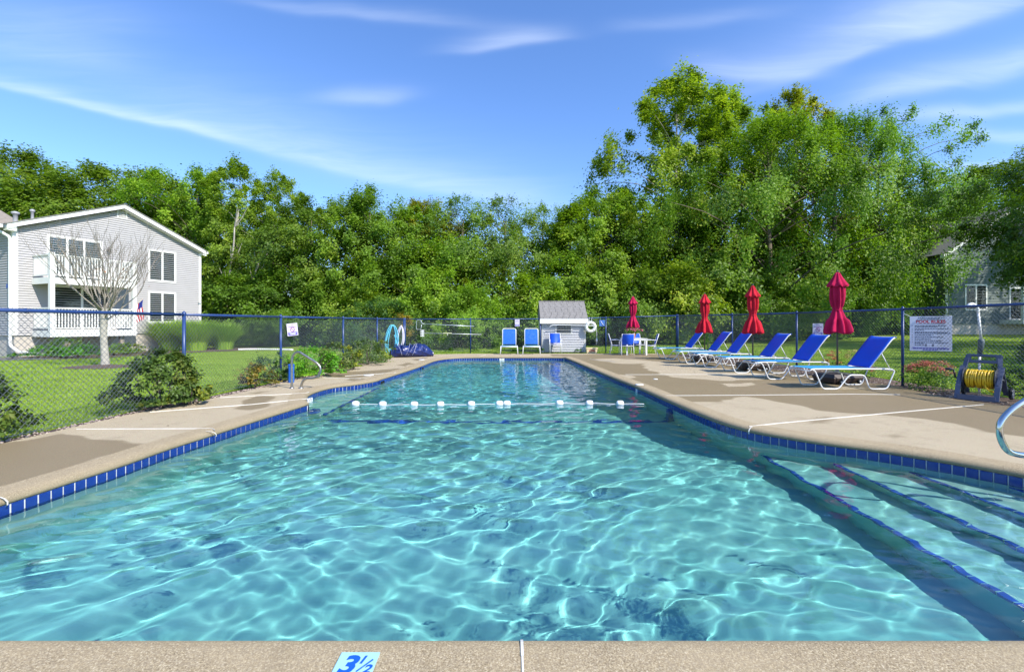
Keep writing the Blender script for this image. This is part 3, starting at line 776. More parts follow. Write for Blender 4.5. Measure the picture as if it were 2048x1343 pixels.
def railing(parent, M, x0, x1, z0, z1, y=0.0, step=.105, name='railing', m=None):
    r = put(MB().bb((x0, y - .035, z1 - .05), (x1, y + .035, z1)).build(name, m or white_trim), parent, M); MB().bb((x0, y - .025, z0 + .06), (x1, y + .025, z0 + .11)).build('bottom_rail', m or white_trim, r)
    s = x0 + step / 2; me = MB().box((0, 0, 0), (.042, .03, z1 - z0 - .17)).mesh('baluster'); me.materials.append(m or white_trim)
    while s < x1: link_mesh('baluster', me, None, r, loc=(s, y + .003, (z0 + z1) / 2 + .032)); s += step
    return r

def gable_house_left():
    A = Vector((-20.9, 19.5, 0)); dv = Vector((3.0, 7.2, 0)); Wd = dv.length; d = dv / Wd; n = Vector((d.y, -d.x, 0)); h = empty('clapboard_house', (A.x, A.y, 0), 0, 'pale grey clapboard house with a gable, white balconies and a flag', 'house')
    M = wall_frame((0, 0, 0), d, n)           # local frame of the gable wall
    zb, ze, zp, D = .88, 5.62, 7.26, 11.0; sl = (zp - ze) / (Wd / 2)
    # solid body behind the boards
    def pt(s, z, o): v = d * s - n * o; return (v.x, v.y, z)
    b = MB(); P = [(0, zb), (Wd, zb), (Wd, ze), (Wd / 2, zp), (0, ze)]
    vs = [pt(s, z, .004) for s, z in P] + [pt(s, z, D) for s, z in P]; b.add(vs, [(0, 1, 2, 3, 4), (9, 8, 7, 6, 5), (0, 5, 6, 1), (1, 6, 7, 2), (4, 9, 5, 0)])
    b.build('wall', siding_m, h)
    f = MB(); vs = [pt(s, z, o) for o in (.03, D) for s, z in ((.03, -.4), (Wd - .03, -.4), (Wd - .03, zb), (.03, zb))]; f.add(vs, [(0, 1, 2, 3), (7, 6, 5, 4), (0, 4, 5, 1), (3, 7, 4, 0), (1, 5, 6, 2)]); f.build('foundation', found_m, h)
    def sr(z): return (.08, Wd - .08) if z < ze - .05 else ((z - ze) / sl + .08, Wd - (z - ze) / sl - .08)
    siding((0, 0, 0), d, n, sr, zb, zp - .02, parent=h)
    siding((0, 0, 0), -n, -d, lambda z: (.08, D), zb, ze, parent=h)
    # corner boards, rake boards, roof
    for a_, b_ in (((-.05, -.04, zb), (.12, .0, ze)), ((Wd - .10, -.04, zb), (Wd + .03, 0, ze)), ((-.045, .0, zb), (0, .12, ze))): put(MB().bb(a_, b_).build('corner_board', white_trim), h, M)
    ov = .28; rk = MB()
    for sg in (0, 1):
        s0 = -.30 if sg == 0 else Wd + .14; z0 = ze - sl * (.30 if sg == 0 else .14)
        v = [(s0, z0), (Wd / 2, zp), (Wd / 2, zp - .19), (s0, z0 - .19)]; vs = [(s, -ov, z) for s, z in v] + [(s, -ov + .03, z) for s, z in v]
        rk.add(vs, [(0, 1, 2, 3), (7, 6, 5, 4), (0, 4, 5, 1), (2, 6, 7, 3), (3, 7, 4, 0)])
        so = [(s0, z0 - .24), (Wd / 2, zp - .24)]; rk.add([(s0, -ov, z0 - .235), (Wd / 2, -ov, zp - .235), (Wd / 2, .02, zp - .235), (s0, .02, z0 - .235)], [(0, 1, 2, 3)])
        # boxed return at the eave
        e0, e1 = (s0, 0) if sg == 0 else (Wd, s0); rk.bb((min(e0, e1), -ov + .031, z0 - .26), (max(e0, e1), .015, z0 - .02))
    put(rk.build('rake_board', white_trim), h, M)
    rf = MB()
    for sg in (0, 1):
        s0 = -.36 if sg == 0 else Wd + .20; z0 = ze - sl * (.36 if sg == 0 else .20)
        a = (s0, -ov - .03, z0 + .03); b_ = (Wd / 2, -ov - .03, zp + .035); c = (Wd / 2, D + .3, zp + .035); e = (s0, D + .3, z0 + .03)
        rf.add([a, b_, c, e] + [(p[0], p[1], p[2] - .035) for p in (a, b_, c, e)], [(0, 1, 2, 3), (7, 6, 5, 4), (0, 4, 5, 1), (0, 3, 7, 4)])
    roof = put(rf.build('roof', shingle_m), h, M)
    for s, y, r in ((1.55, 4.0, .09), (2.4, 4.6, .06)):
        z = ze + sl * s; MB().lathe([(r, 0), (r, .38), (r * 1.7, .40), (r * 1.7, .48), (r * .6, .52), (0, .53)], 12, (s, y, z)).build('roof_vent', mat('vent_metal', (.35, .35, .36), .5, .4), roof)
    # gutter and downspout at the near corner
    g = MB(); zg = ze - sl * .42 - .02; g.bb((-.52, -ov, zg - .12), (-.42, D + .2, zg + .01)); g.bb((Wd + .19, -ov, zg - .03), (Wd + .28, D + .2, zg + .09)); g.bb((Wd + .10, -ov + .05, zg - .16), (Wd + .20, -ov + .13, zg - .01)); put(g.build('gutter', white_trim), h, M)
    dp = MB(); dp.tube(round_path([(-.45, .1, zg - .08), (-.45, .1, zg - .2), (-.14, -.09, zg - .45), (-.14, -.09, 4), (-.14, -.09, .45), (.05, -.35, .18), (.65, -1.5, .08), (1.0, -2.2, .03)], .12), .058, 8)
    put(dp.build('downspout', white_trim), h, M)
    # gable louvre
    lv = MB(); lv.bb((3.70, -.05, 6.58), (4.12, -.005, 6.62)); lv.bb((3.70, -.05, 6.98), (4.12, -.005, 7.02)); lv.bb((3.70, -.05, 6.62), (3.74, -.005, 6.98)); lv.bb((4.08, -.05, 6.62), (4.12, -.005, 6.98))
    for q in range(8): lv.box((3.91, -.03, 6.65 + q * .044), (.34, .035, .008), (R(35), 0, 0))
    put(lv.build('gable_vent', white_trim), h, M)
    # windows on the right
    window(h, M, 5.16, 6.36, 3.68, 5.18, 2); window(h, M, 5.16, 6.36, 1.50, 2.98, 2, backing=mat('room_grey', (.10, .13, .13), .8))
    # upper and lower sliding doors
    window(h, M, 1.14, 3.0, 3.35, 5.22, 3, backing=curtain_m); window(h, M, 1.30, 3.3, 1.12, 3.02, 2, backing=dark_in)
    # balcony and porch
    x0, x1, pr = .55, 3.75, 1.5
    for z, nm in ((3.33, 'balcony_deck'), (1.08, 'porch_deck')):
        k_ = MB(); k_.bb((x0, -pr, z - .27), (x1, -pr + .04, z + .0)); k_.bb((x0, -pr + .041, z - .27), (x0 + .04, -.03, z)); k_.bb((x1 - .04, -pr + .041, z - .27), (x1, -.03, z)); k_.bb((x0 + .041, -pr + .041, z - .05), (x1 - .041, -.03, z - .004)); dk = put(k_.build(nm, white_trim), h, M)
        railing(h, M, x0 + .16, x1 - .16, z + .02, z + .98, -pr + .06)
        Ms = M @ Matrix.Translation((x0 + .05, 0, 0)) @ Matrix.Rotation(R(-90), 4, 'Z'); railing(h, Ms, .06, pr - .16, z + .02, z + .98, 0)
        Ms = M @ Matrix.Translation((x1 - .05, 0, 0)) @ Matrix.Rotation(R(-90), 4, 'Z'); railing(h, Ms, .06, pr - .16, z + .02, z + .98, 0)
    for xx in (x0, x1 - .16):
        po = MB(); po.bb((xx, -pr - .003, 1.085), (xx + .16, -pr + .157, 3.06)); po.bb((xx, -pr - .003, 3.335), (xx + .16, -pr + .157, 4.36)); put(po.build('post', white_trim), h, M)
        po = MB(); po.bb((xx + .6 if xx < 1 else xx - .4, -pr + .2, -.2), (xx + .76 if xx < 1 else xx - .24, -pr + .36, .81)); put(po.build('pier', mat('pier_wood', (.30, .25, .19), .8, var=.2)), h, M)
    lt = put(MB().lathe([(.0, .0), (.06, .02), (.08, .12), (.05, .22), (.02, .26)], 10, (3.32, -.12, 4.82)).build('wall_lantern', dark_metal), h, M)
    # house number plate on the shaded side
    npl = MB().box((0, 0, 0), (.30, .012, .18)); o = npl.build('number_plate', blue_box); M2 = wall_frame((0, 0, 0), -n, -d); o.parent = h; o.matrix_local = M2 @ Matrix.Translation((.36, -.035, 2.96)) @ Matrix.Rotation(PI, 4, 'Z')
    # rear wing with its own roof
    w = MB(); cx = 5.2
    def q(s, y, z): v = d * s - n * y; return (v.x, v.y, z)
    w.add([q(-6, 7.5, 5.5), q(5.2, 7.5, 5.5), q(3.0, 11.0, 8.3), q(-6, 11.0, 8.3), q(-6, 15, 5.5), q(5.2, 15, 5.5)], [(0, 1, 2, 3), (1, 5, 2), (3, 2, 5, 4)]); w.build('rear_roof', mat('brown_shingle', (.25, .215, .18), .9, .1, var=.25, vscale=10), h)
    return h, M
houseL, ML = gable_house_left()

def house_right():
    x0, y0, g = 28.9, 31.0, tz(28.9, 31) - .05; h = empty('clapboard_house', (x0, y0, g), 0, 'grey green clapboard house partly hidden by the dark maple on the right', 'house')
    Wd, zb, ze, zp, D = 9.0, .75, 5.6, 8.6, 10; sl = (zp - ze) / (Wd / 2); M = Matrix.Identity(4); d, n = Vector((1, 0, 0)), Vector((0, -1, 0))
    b = MB(); P = [(0, zb), (Wd, zb), (Wd, ze), (Wd / 2, zp), (0, ze)]; vs = [(s, .004, z) for s, z in P] + [(s, D, z) for s, z in P]
    b.add(vs, [(0, 1, 2, 3, 4), (9, 8, 7, 6, 5), (0, 5, 6, 1), (1, 6, 7, 2), (4, 9, 5, 0)]); b.build('wall', siding_r, h)
    MB().bb((.03, .03, -.6), (Wd - .03, D, zb)).build('foundation', found_m, h)
    siding((0, 0, 0), d, n, lambda z: (.08, Wd - .08) if z < ze - .05 else ((z - ze) / sl + .08, Wd - (z - ze) / sl - .08), zb, zp - .02, m=siding_r, parent=h)
    siding((0, 0, 0), (0, 1, 0), (-1, 0, 0), lambda z: (.08, D), zb, ze, m=siding_r, parent=h)
    for a_, b_ in (((-.03, -.04, zb), (.12, 0, ze)), ((Wd - .12, -.04, zb), (Wd + .03, 0, ze))): MB().bb(a_, b_).build('corner_board', white_trim, h)
    rk = MB(); rf = MB()
    for sg in (0, 1):
        s0 = -.35 if sg == 0 else Wd + .35; z0 = ze - sl * .35; v = [(s0, z0), (Wd / 2, zp), (Wd / 2, zp - .24), (s0, z0 - .24)]
        rk.add([(s, -.28, z) for s, z in v] + [(s, -.25, z) for s, z in v], [(0, 1, 2, 3), (7, 6, 5, 4), (2, 6, 7, 3), (3, 7, 4, 0)]); rk.add([(s0, -.28, z0 - .235), (Wd / 2, -.28, zp - .235), (Wd / 2, .02, zp - .235), (s0, .02, z0 - .235)], [(0, 1, 2, 3)])
        rk.bb((min(s0, 0 if sg == 0 else Wd), -.249, z0 - .26), (max(s0, 0 if sg == 0 else Wd), .015, z0 - .02))
        a = (s0, -.31, z0 + .03); b_ = (Wd / 2, -.31, zp + .035); c = (Wd / 2, D + .3, zp + .035); e = (s0, D + .3, z0 + .03)
        rf.add([a, b_, c, e] + [(p[0], p[1], p[2] - .035) for p in (a, b_, c, e)], [(0, 1, 2, 3), (7, 6, 5, 4), (0, 4, 5, 1), (0, 3, 7, 4)])
    rk.build('rake_board', white_trim, h); rf.build('roof', shingle_m, h)
    window(h, M, 1.35, 2.65, 1.75, 3.3, 2)
    x0_, x1_, pr = 3.55, 7.4, 1.5; k_ = MB(); k_.bb((x0_, -pr, .75), (x1_, -.03, 1.02)); k_.build('porch_deck', white_trim, h); railing(h, M, x0_ + .16, x1_ - .16, 1.03, 2.0, -pr + .06, .11)
    po = MB(); po.bb((x0_, -pr - .003, 1.025), (x0_ + .16, -pr + .157, 3.4)); po.build('post', white_trim, h)
    window(h, M, 4.3, 6.3, 1.1, 3.1, 2, backing=dark_in)
house_right()

def flag():
    # hangs from a short staff on the right end of the porch
    p = ML @ Vector((4.05, -1.35, 0)); p = Vector((p.x - 20.9, p.y + 19.5, 0)); f = empty('flag', (p.x, p.y, 2.05), R(40), 'small striped flag drooping from a staff on the left house porch', 'flag')
    MB().tube([(-.55, .0, -.1), (.05, 0, .55)], .012, 6).build('staff', mat('staff_wood', (.5, .4, .28), .6), f)
    red, wh, bl = mat('flag_red', (.50, .03, .04), .8, var=.1), mat('flag_white', (.72, .70, .70), .8), mat('flag_blue', (.03, .05, .25), .8)
    def P(u, v):  # u across the stripes, v along them (hanging down)
        return (-.36 + .42 * u * (1 - .25 * v) + .10 * v + .03 * math.sin(v * 6 + u * 3), .05 * math.sin(u * 11 + v * 4), .10 + .42 * u - (.75 + .25 * u) * v)
    for q in range(9):
        mb = MB(); u0, u1 = q / 9, (q + 1) / 9
        for k_ in range(8):
            v0, v1 = k_ / 8, (k_ + 1) / 8
            if q > 4 and k_ < 3: continue
            mb.add([P(u0, v0), P(u1, v0), P(u1, v1), P(u0, v1)], [(0, 1, 2, 3)], True)
        mb.build('stripe', red if q % 2 == 0 else wh, f)
    mb = MB()
    for q in range(5, 9):
        for k_ in range(3): mb.add([P(q / 9, k_ / 8), P((q + 1) / 9, k_ / 8), P((q + 1) / 9, (k_ + 1) / 8), P(q / 9, (k_ + 1) / 8)], [(0, 1, 2, 3)], True)
    mb.build('canton', bl, f)
flag()

# ------------------------------------------------------------------ shed
def shed():
    X0, X1, Y0, Y1 = 1.42, 3.54, 22.34, 24.3; zf = .03; ze, zr = 1.60, 2.50; yr = 23.35
    h = empty('pool_shed', (X0, Y0, 0), 0, 'small white clapboard shed with grey shingle roof behind the far fence', 'shed')
    w = X1 - X0; MB().bb((.02, .03, 0), (w - .02, Y1 - Y0, ze - .02)).build('wall', siding_m, h)
    m = mat('clapboard_white', (.66, .65, .66), .55, .25, var=.05, vscale=2)
    siding((0, 0, 0), (1, 0, 0), (0, -1, 0), lambda z: (.07, w - .07), zf, ze - .1, .118, m, h)
    siding((w, 0, 0), (0, 1, 0), (1, 0, 0), lambda z: (.07, Y1 - Y0), zf, ze, .092, m, h); siding((0, 0, 0), (0, 1, 0), (-1, 0, 0), lambda z: (.07, Y1 - Y0), zf, ze, .092, m, h)
    for s in (0, w - .09): MB().bb((s, -.035, 0), (s + .09, -.001, ze - .02)).build('corner_board', white_trim, h)
    dy, dz = yr - Y0, zr - ze; L = math.hypot(dy + .25, dz); 
    MB().bb((-.09, -.235, ze - .22), (w + .09, -.205, ze + .005)).build('fascia', white_trim, h); MB().bb((-.06, -.204, ze - .20), (w + .06, .0, ze - .18)).build('soffit', white_trim, h)
    roof = MB(); o = .02
    roof.add([(-.07, -.22, ze + .004), (w + .07, -.22, ze + .004), (w + .07, dy, zr), (-.07, dy, zr), (w + .07, 2 * dy + .22, ze + .004), (-.07, 2 * dy + .22, ze + .004), (-.07, -.22, ze - .03), (w + .07, -.22, ze - .03), (w + .07, 2 * dy + .22, ze - .03), (-.07, 2 * dy + .22, ze - .03)],
             [(0, 1, 2, 3), (3, 2, 4, 5), (1, 7, 8, 4, 2), (0, 3, 5, 9, 6)]); r = roof.build('roof', shingle_m, h)
    sh = MB(); n = 11; rr = random.Random(2)
    for q in range(n):
        t0, t1 = q / n, (q + 1.08) / n; x = -.08 - rr.random() * .15
        while x < w + .08:
            x1 = min(x + .29, w + .08); xa = max(x, -.08); l = .012 + rr.random() * .006
            if x1 - xa > .03:
                p = lambda xx, t, up: (xx, -.235 + (dy + .235) * t, ze + .006 + dz * t + up)
                sh.add([p(xa + .004, t0, l), p(x1 - .004, t0, l), p(x1 - .004, min(t1, 1), .003), p(xa + .004, min(t1, 1), .003), p(xa + .004, t0, -.002), p(x1 - .004, t0, -.002)], [(0, 1, 2, 3), (4, 5, 1, 0)])
            x += .30
    e = sh.build('shingles', shingle_m, r); e['kind'] = 'stuff'
    MB().bb((-.10, dy - .06, zr + .0), (w + .10, dy + .06, zr + .025)).build('ridge_cap', shingle_m, r)
    v = MB(); a, b_, z0, z1 = .72, 1.40, .93, 1.28
    v.bb((a - .07, -.05, z0 - .07), (a, -.002, z1 + .07)); v.bb((b_, -.05, z0 - .07), (b_ + .07, -.002, z1 + .07)); v.bb((a, -.05, z0 - .07), (b_, -.002, z0)); v.bb((a, -.05, z1), (b_, -.002, z1 + .07)); vv = v.build('louvre_vent', white_trim, h)
    MB().bb((a, -.042, z0), (b_, -.040, z1)).build('opening', dark_in, vv)
    for q in range(4): MB().box(((a + b_) / 2, -.050, z0 + .07 + q * .07), (b_ - a, .012, .018), (R(30), 0, 0)).build('slat', white_trim, vv)
shed()

# ------------------------------------------------------------------ furniture
def lounger():
    t = empty('sun_lounger'); Wd = .70; r = .0135
    for y in (0.0, Wd):
        s = MB(); s.tube(round_path([(0, y, .385), (.06, y, .425), (1.69, y, .425), (1.76, y, .39), (1.60, y, .014), (1.24, y, .014), (1.14, y, .30), (.82, y, .30), (.60, y, .014), (.27, y, .014), (.12, y, .38), (.05, y, .42)], .07), r, 8); s.build('side_frame', white_metal, t)
    for x, z in ((0.0, .385), (1.76, .385), (.97, .30)): MB().tube([(x, 0, z), (x, Wd, z)], .011, 8).build('cross_bar', white_metal, t)
    hz, top = Vector((1.27, 0, .44)), Vector((1.73, 0, 1.03))
    b = MB(); yi, yo = .035, Wd - .035
    b.tube(round_path([(hz.x, yi, hz.z), (top.x, yi, top.z), (1.80, yi, 1.075), (1.80, yo, 1.075), (top.x, yo, top.z), (hz.x, yo, hz.z)], .05), r, 8); bk = b.build('back_frame', white_metal, t)
    pr = MB()
    for y in (.05, Wd - .05): pr.tube([(1.52, y, .76), (1.70, y, .425)], .009, 6)
    pr.tube([(1.70, .05, .425), (1.70, Wd - .05, .425)], .009, 6); pr.build('prop', white_metal, t)
    def strip(path, th, name, m):
        mb = MB(); n = 8; P = [Vector(p) for p in path]; vs = []
        for sgn in (1, -1):
            for i, p in enumerate(P):
                tg = (P[min(i + 1, len(P) - 1)] - P[max(i - 1, 0)]).normalized(); nn = Vector((-tg.z, 0, tg.x))
                for j in range(n + 1):
                    v = j / n; sag = -.018 * math.sin(PI * v) * (1 if 0 < i < len(P) - 1 else .3); q = p + nn * (sgn * th / 2 + sag); vs.append((q.x, .03 + (Wd - .06) * v, q.z))
        k_ = len(P) * (n + 1); fs = []
        for i in range(len(P) - 1):
            for j in range(n): a = i * (n + 1) + j; fs += [(a, a + 1, a + n + 2, a + n + 1), (k_ + a, k_ + a + n + 1, k_ + a + n + 2, k_ + a + 1)]
        for i in range(len(P) - 1): a = i * (n + 1); fs += [(a, a + n + 1, k_ + a + n + 1, k_ + a), (a + n, k_ + a + n, k_ + a + 2 * n + 1, a + 2 * n + 1)]
        for a in (0, (len(P) - 1) * (n + 1)):
            for j in range(n): fs.append((a + j, a + j + 1, k_ + a + j + 1, k_ + a + j))
        mb.add(vs, fs, True); return mb.build(name, m, t)
    strip([(.03 + q * .122, 0, .436) for q in range(11)], .008, 'seat_sling', sunlit_sling)
    strip([hz + (top - hz) * (q / 9) + Vector((-.012, 0, .012)) for q in range(10)] + [Vector((1.775, 0, 1.088)), Vector((1.815, 0, 1.09)), Vector((1.825, 0, 1.065))], .008, 'back_sling', blue_sling)
    return t
lab = ['nearest blue sun lounger of the row, beside the nearest red umbrella', 'second blue sun lounger from the front, right behind the nearest one', 'third blue sun lounger from the front, beside the middle umbrella of the row',
       'fourth blue sun lounger from the front, just past the middle umbrella', 'fifth blue sun lounger from the front, second from the far end', 'farthest blue sun lounger of the row, nearest the white table']
L0 = lounger(); register(L0)
spots = [(6.14, 9.60, 0, 1), (5.98, 11.32, 1, 1), (5.88, 12.8, -1, 1), (5.72, 14.4, 1.5, 1), (5.66, 15.75, -.5, 1), (5.60, 17.75, 1, 1)]
for i, (x, y, a, s) in enumerate(spots):
    o = L0 if i == 0 else copy_tree(L0); o.location = (x, y, 0); o.rotation_euler = (0, 0, R(a)); tag(o, lab[i], 'sun lounger', 'blue sun loungers in a row along the right fence')

def strap_lounger():
    t = empty('sun_lounger'); Wd = .74; r = .02     # faces -Y
    for x in (-Wd / 2, Wd / 2):
        s = MB(); s.tube(round_path([(x, 1.15, .34), (x, .05, .36), (x * 1.0, -.0, .33), (x * 1.06, -.03, 0)], .08), r, 8); s.tube([(x, 1.05, .34), (x * 1.05, 1.15, 0)], r, 8); s.build('side_frame', white_metal, t)
    MB().tube([(-Wd / 2, .02, .345), (Wd / 2, .02, .345)], .024, 8).build('front_bar', white_metal, t)
    b = MB(); b.tube(round_path([(-Wd / 2 + .06, .85, .36), (-Wd / 2 + .06, 1.18, 1.14), (Wd / 2 - .06, 1.18, 1.14), (Wd / 2 - .06, .85, .36)], .09), r, 8); b.build('back_frame', white_metal, t)
    me = MB().box((0, 0, 0), (Wd - .10, .045, .008)).mesh('strap'); me.materials.append(sunlit_sling); me2 = MB().box((0, 0, 0), (Wd - .15, .010, .036)).mesh('strap'); me2.materials.append(mat('blue_vinyl_strap', (.02, .16, .62), .4, .5, var=.08))
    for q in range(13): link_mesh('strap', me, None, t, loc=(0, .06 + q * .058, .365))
    for q in range(14):
        k_ = q / 13.6; link_mesh('strap', me2, None, t, loc=(0, .885 + .27 * k_ - .012, .45 + .655 * k_), rot=(R(-22), 0, 0))
    return t
B0 = strap_lounger(); register(B0); B0.location = (-.13, 20.75, 0); tag(B0, 'blue strap sun lounger facing the pool, left of the pair', 'sun lounger', 'strap sun loungers at the far end of the pool')
o = copy_tree(B0); o.location = (.87, 20.75, 0); o.rotation_euler = (0, 0, R(-2)); tag(o, 'blue strap sun lounger facing the pool, right of the pair and next to the shed', 'sun lounger', 'strap sun loungers at the far end of the pool')

def chair():
    t = empty('patio_chair'); r = .0125           # front faces -Y
    for x in (-.27, .27):
        s = MB(); s.tube(round_path([(x, -.24, 0), (x, -.22, .40), (x, -.20, .63), (x, -.05, .66), (x, .24, .65)], .07), r, 8); s.tube(round_path([(x * .98, .30, 0), (x * .96, .20, .42), (x * .94, .36, .93)], .12), r, 8); s.tube([(x, -.23, .41), (x, .20, .40)], r, 6); s.build('side_frame', white_metal, t)
    for a, b in (((-.26, -.22, .41), (.26, -.22, .41)), ((-.25, .355, .92), (.25, .355, .92)), ((-.26, .2, .40), (.26, .2, .40))): MB().tube([a, b], .011, 6).build('cross_bar', white_metal, t)
    st = MB(); n = 6
    for j in range(n): y0, y1 = -.22 + .42 * j / n, -.22 + .42 * (j + 1) / n; f = lambda y: .412 - .03 * math.sin(PI * (y + .22) / .42); st.add([(-.25, y0, f(y0)), (.25, y0, f(y0)), (.25, y1, f(y1)), (-.25, y1, f(y1)), (-.25, y0, f(y0) - .006), (.25, y0, f(y0) - .006), (.25, y1, f(y1) - .006), (-.25, y1, f(y1) - .006)], [(0, 1, 2, 3), (7, 6, 5, 4), (0, 4, 5, 1), (1, 5, 6, 2), (3, 7, 4, 0)], True)
    st.build('seat', blue_sling, t)
    b = MB(); n = 8
    for j in range(n):
        k0, k1 = j / n, (j + 1) / n; p = lambda k_: (.20 + .158 * k_ + .02 * math.sin(PI * k_), .47 + .455 * k_); (y0, z0), (y1, z1) = p(k0), p(k1)
        b.add([(-.25, y0, z0), (.25, y0, z0), (.25, y1, z1), (-.25, y1, z1), (-.25, y0 + .007, z0), (.25, y0 + .007, z0), (.25, y1 + .007, z1), (-.25, y1 + .007, z1)], [(0, 1, 2, 3), (7, 6, 5, 4), (1, 5, 6, 2), (3, 7, 4, 0)], True)
    b.build('backrest', blue_sling, t)
    return t
C0 = chair(); register(C0)
TX, TY = 5.42, 20.75
cs = [(4.70, 20.95, 82, 'blue sling chair at the left side of the white patio table'), (5.0, 20.32, 178, 'blue sling chair with its back to the pool at the white patio table'),
      (5.78, 21.42, 8, 'blue sling chair behind the white patio table, nearest the fence'), (6.14, 20.72, -100, 'blue sling chair at the right side of the white patio table'), (2.03, 21.75, 0, 'single blue sling chair standing alone in front of the shed')]
for i, (x, y, a, l) in enumerate(cs):
    o = C0 if i == 0 else copy_tree(C0); o.location = (x, y, 0); o.rotation_euler = (0, 0, R(a)); tag(o, l, 'chair', 'blue patio chairs with white frames')
def table():
    t = empty('patio_table', (TX, TY, 0), R(4), 'white square patio table with a flower pot and umbrella', 'table'); w = .48
    MB().bb((-w, -w, .70), (w, w, .725)).build('table_top', white_metal, t); r = MB(); 
    for a, b in (((-w + .02, -w + .02), (w - .02, -w + .04)), ((-w + .02, w - .04), (w - .02, w - .02)), ((-w + .02, -w + .041), (-w + .04, w - .041)), ((w - .04, -w + .041), (w - .02, w - .041))): r.bb((*a, .64), (*b, .699))
    r.build('apron', white_metal, t)
    for x in (-.43, .43):
        for y in (-.43, .43): MB().bb((x - .03, y - .03, 0), (x + .03, y + .03, .699)).build('leg', white_metal, t)
table()

red_a = mat('crimson_canvas', (.42, .014, .065), .85, .1, var=.28, vscale=5, bump=.3, bscale=120); red_b = mat('scarlet_canvas', (.50, .020, .035), .85, .1, var=.28, vscale=5, bump=.3, bscale=120)
pole_m = mat('umbrella_pole', (.075, .065, .055), .4, .5)
def umbrella(x, y, top, m, label, zbase=.1, seed=0, sc=1.0, lean=0):
    t = empty('closed_umbrella', (x, y, 0), R(seed * 37), label, 'umbrella', 'closed red umbrellas'); rg = random.Random(seed); ph = rg.random() * 6
    d0 = top - 2.52
    def pleat(am, n=8, sh=1.0):
        def f(r, z, a):
            c = math.cos(n * a + ph + .9 * math.sin(z * 3 + ph)); w = .6 * math.sin(3 * a + z * 4 + ph) + .5 * math.sin(13 * a - z * 2.3 + ph)
            k_ = am(z); return r * (1 + k_ * (abs(c) ** .8 * (1 if c > 0 else -1)) + .35 * k_ * w)
        return f
    zs = lambda z: z * sc
    body = [(.005, 1.17), (.10, 1.15), (.205, 1.10), (.235, 1.12), (.225, 1.2), (.185, 1.36), (.135, 1.50), (.098, 1.60), (.085, 1.66), (.10, 1.72), (.125, 1.84), (.135, 2.0), (.128, 2.15), (.105, 2.26), (.075, 2.34)]
    mb = MB(); hem = lambda r, z, a: 0
    vs_f = pleat(lambda z: .30 if z < 1.45 else (.13 if z < 1.75 else .24))
    fine = []
    for (r0, z0), (r1, z1) in zip(body[:-1], body[1:]):
        for q in range(3): fine.append((r0 + (r1 - r0) * q / 3, z0 + (z1 - z0) * q / 3 + d0))
    fine.append((body[-1][0], body[-1][1] + d0))
    mb.lathe(fine, 64, fn=vs_f)
    # uneven hem
    for i, v in enumerate(mb.v):
        if v[2] < 1.3 + d0:
            a = math.atan2(v[1], v[0]); mb.v[i] = (v[0], v[1], v[2] + .035 * math.sin(4 * a + ph) * (1.3 + d0 - v[2]) / .15 * .5)
    mb.build('canopy', m, t)
    cp = MB(); cap = [(.192, 2.19), (.196, 2.22), (.150, 2.28), (.098, 2.37), (.066, 2.44), (.045, 2.49), (.0, 2.51)]; fine = []
    for (r0, z0), (r1, z1) in zip(cap[:-1], cap[1:]):
        for q in range(3): fine.append((r0 + (r1 - r0) * q / 3, z0 + (z1 - z0) * q / 3 + d0))
    fine.append((0.001, cap[-1][1] + d0)); cp.lathe(fine, 48, fn=pleat(lambda z: .14)); 
    for i, v in enumerate(cp.v):
        a = math.atan2(v[1], v[0]); 
        if v[2] < 2.26 + d0: cp.v[i] = (v[0], v[1], v[2] - .03 * abs(math.sin(4 * a + ph)))
    cp.build('vent_cap', m, t)
    MB().tube(smooth_path([(.098 * math.cos(a), .098 * math.sin(a), 1.635 + d0) for a in np.linspace(0, 2 * PI, 16)[:-1]], 2, True), .007, 5, True).build('tie', m, t)
    MB().tube([(0, 0, zbase), (0, 0, 2.5 + d0)], .0195, 10).build('pole', pole_m, t)
    MB().lathe([(.012, 0), (.022, .012), (.024, .03), (.012, .05), (0, .055)], 10, (0, 0, 2.505 + d0)).build('finial', pole_m, t)
    return t
umbrella(7.50, 10.72, 2.56, red_a, 'closed crimson umbrella beside the nearest lounger, the tallest in view', seed=1)
umbrella(7.12, 13.75, 2.50, red_b, 'closed red umbrella, the middle one along the lounger row', seed=2)
umbrella(7.02, 16.95, 2.46, red_b, 'closed red umbrella, the farthest one along the lounger row', seed=3)
umbrella(TX - .02, TY + .02, 2.60, red_a, 'closed red umbrella standing in the white patio table', seed=4)
brown_res = mat('brown_resin', (.060, .042, .036), .5, .4, var=.2, vscale=6)
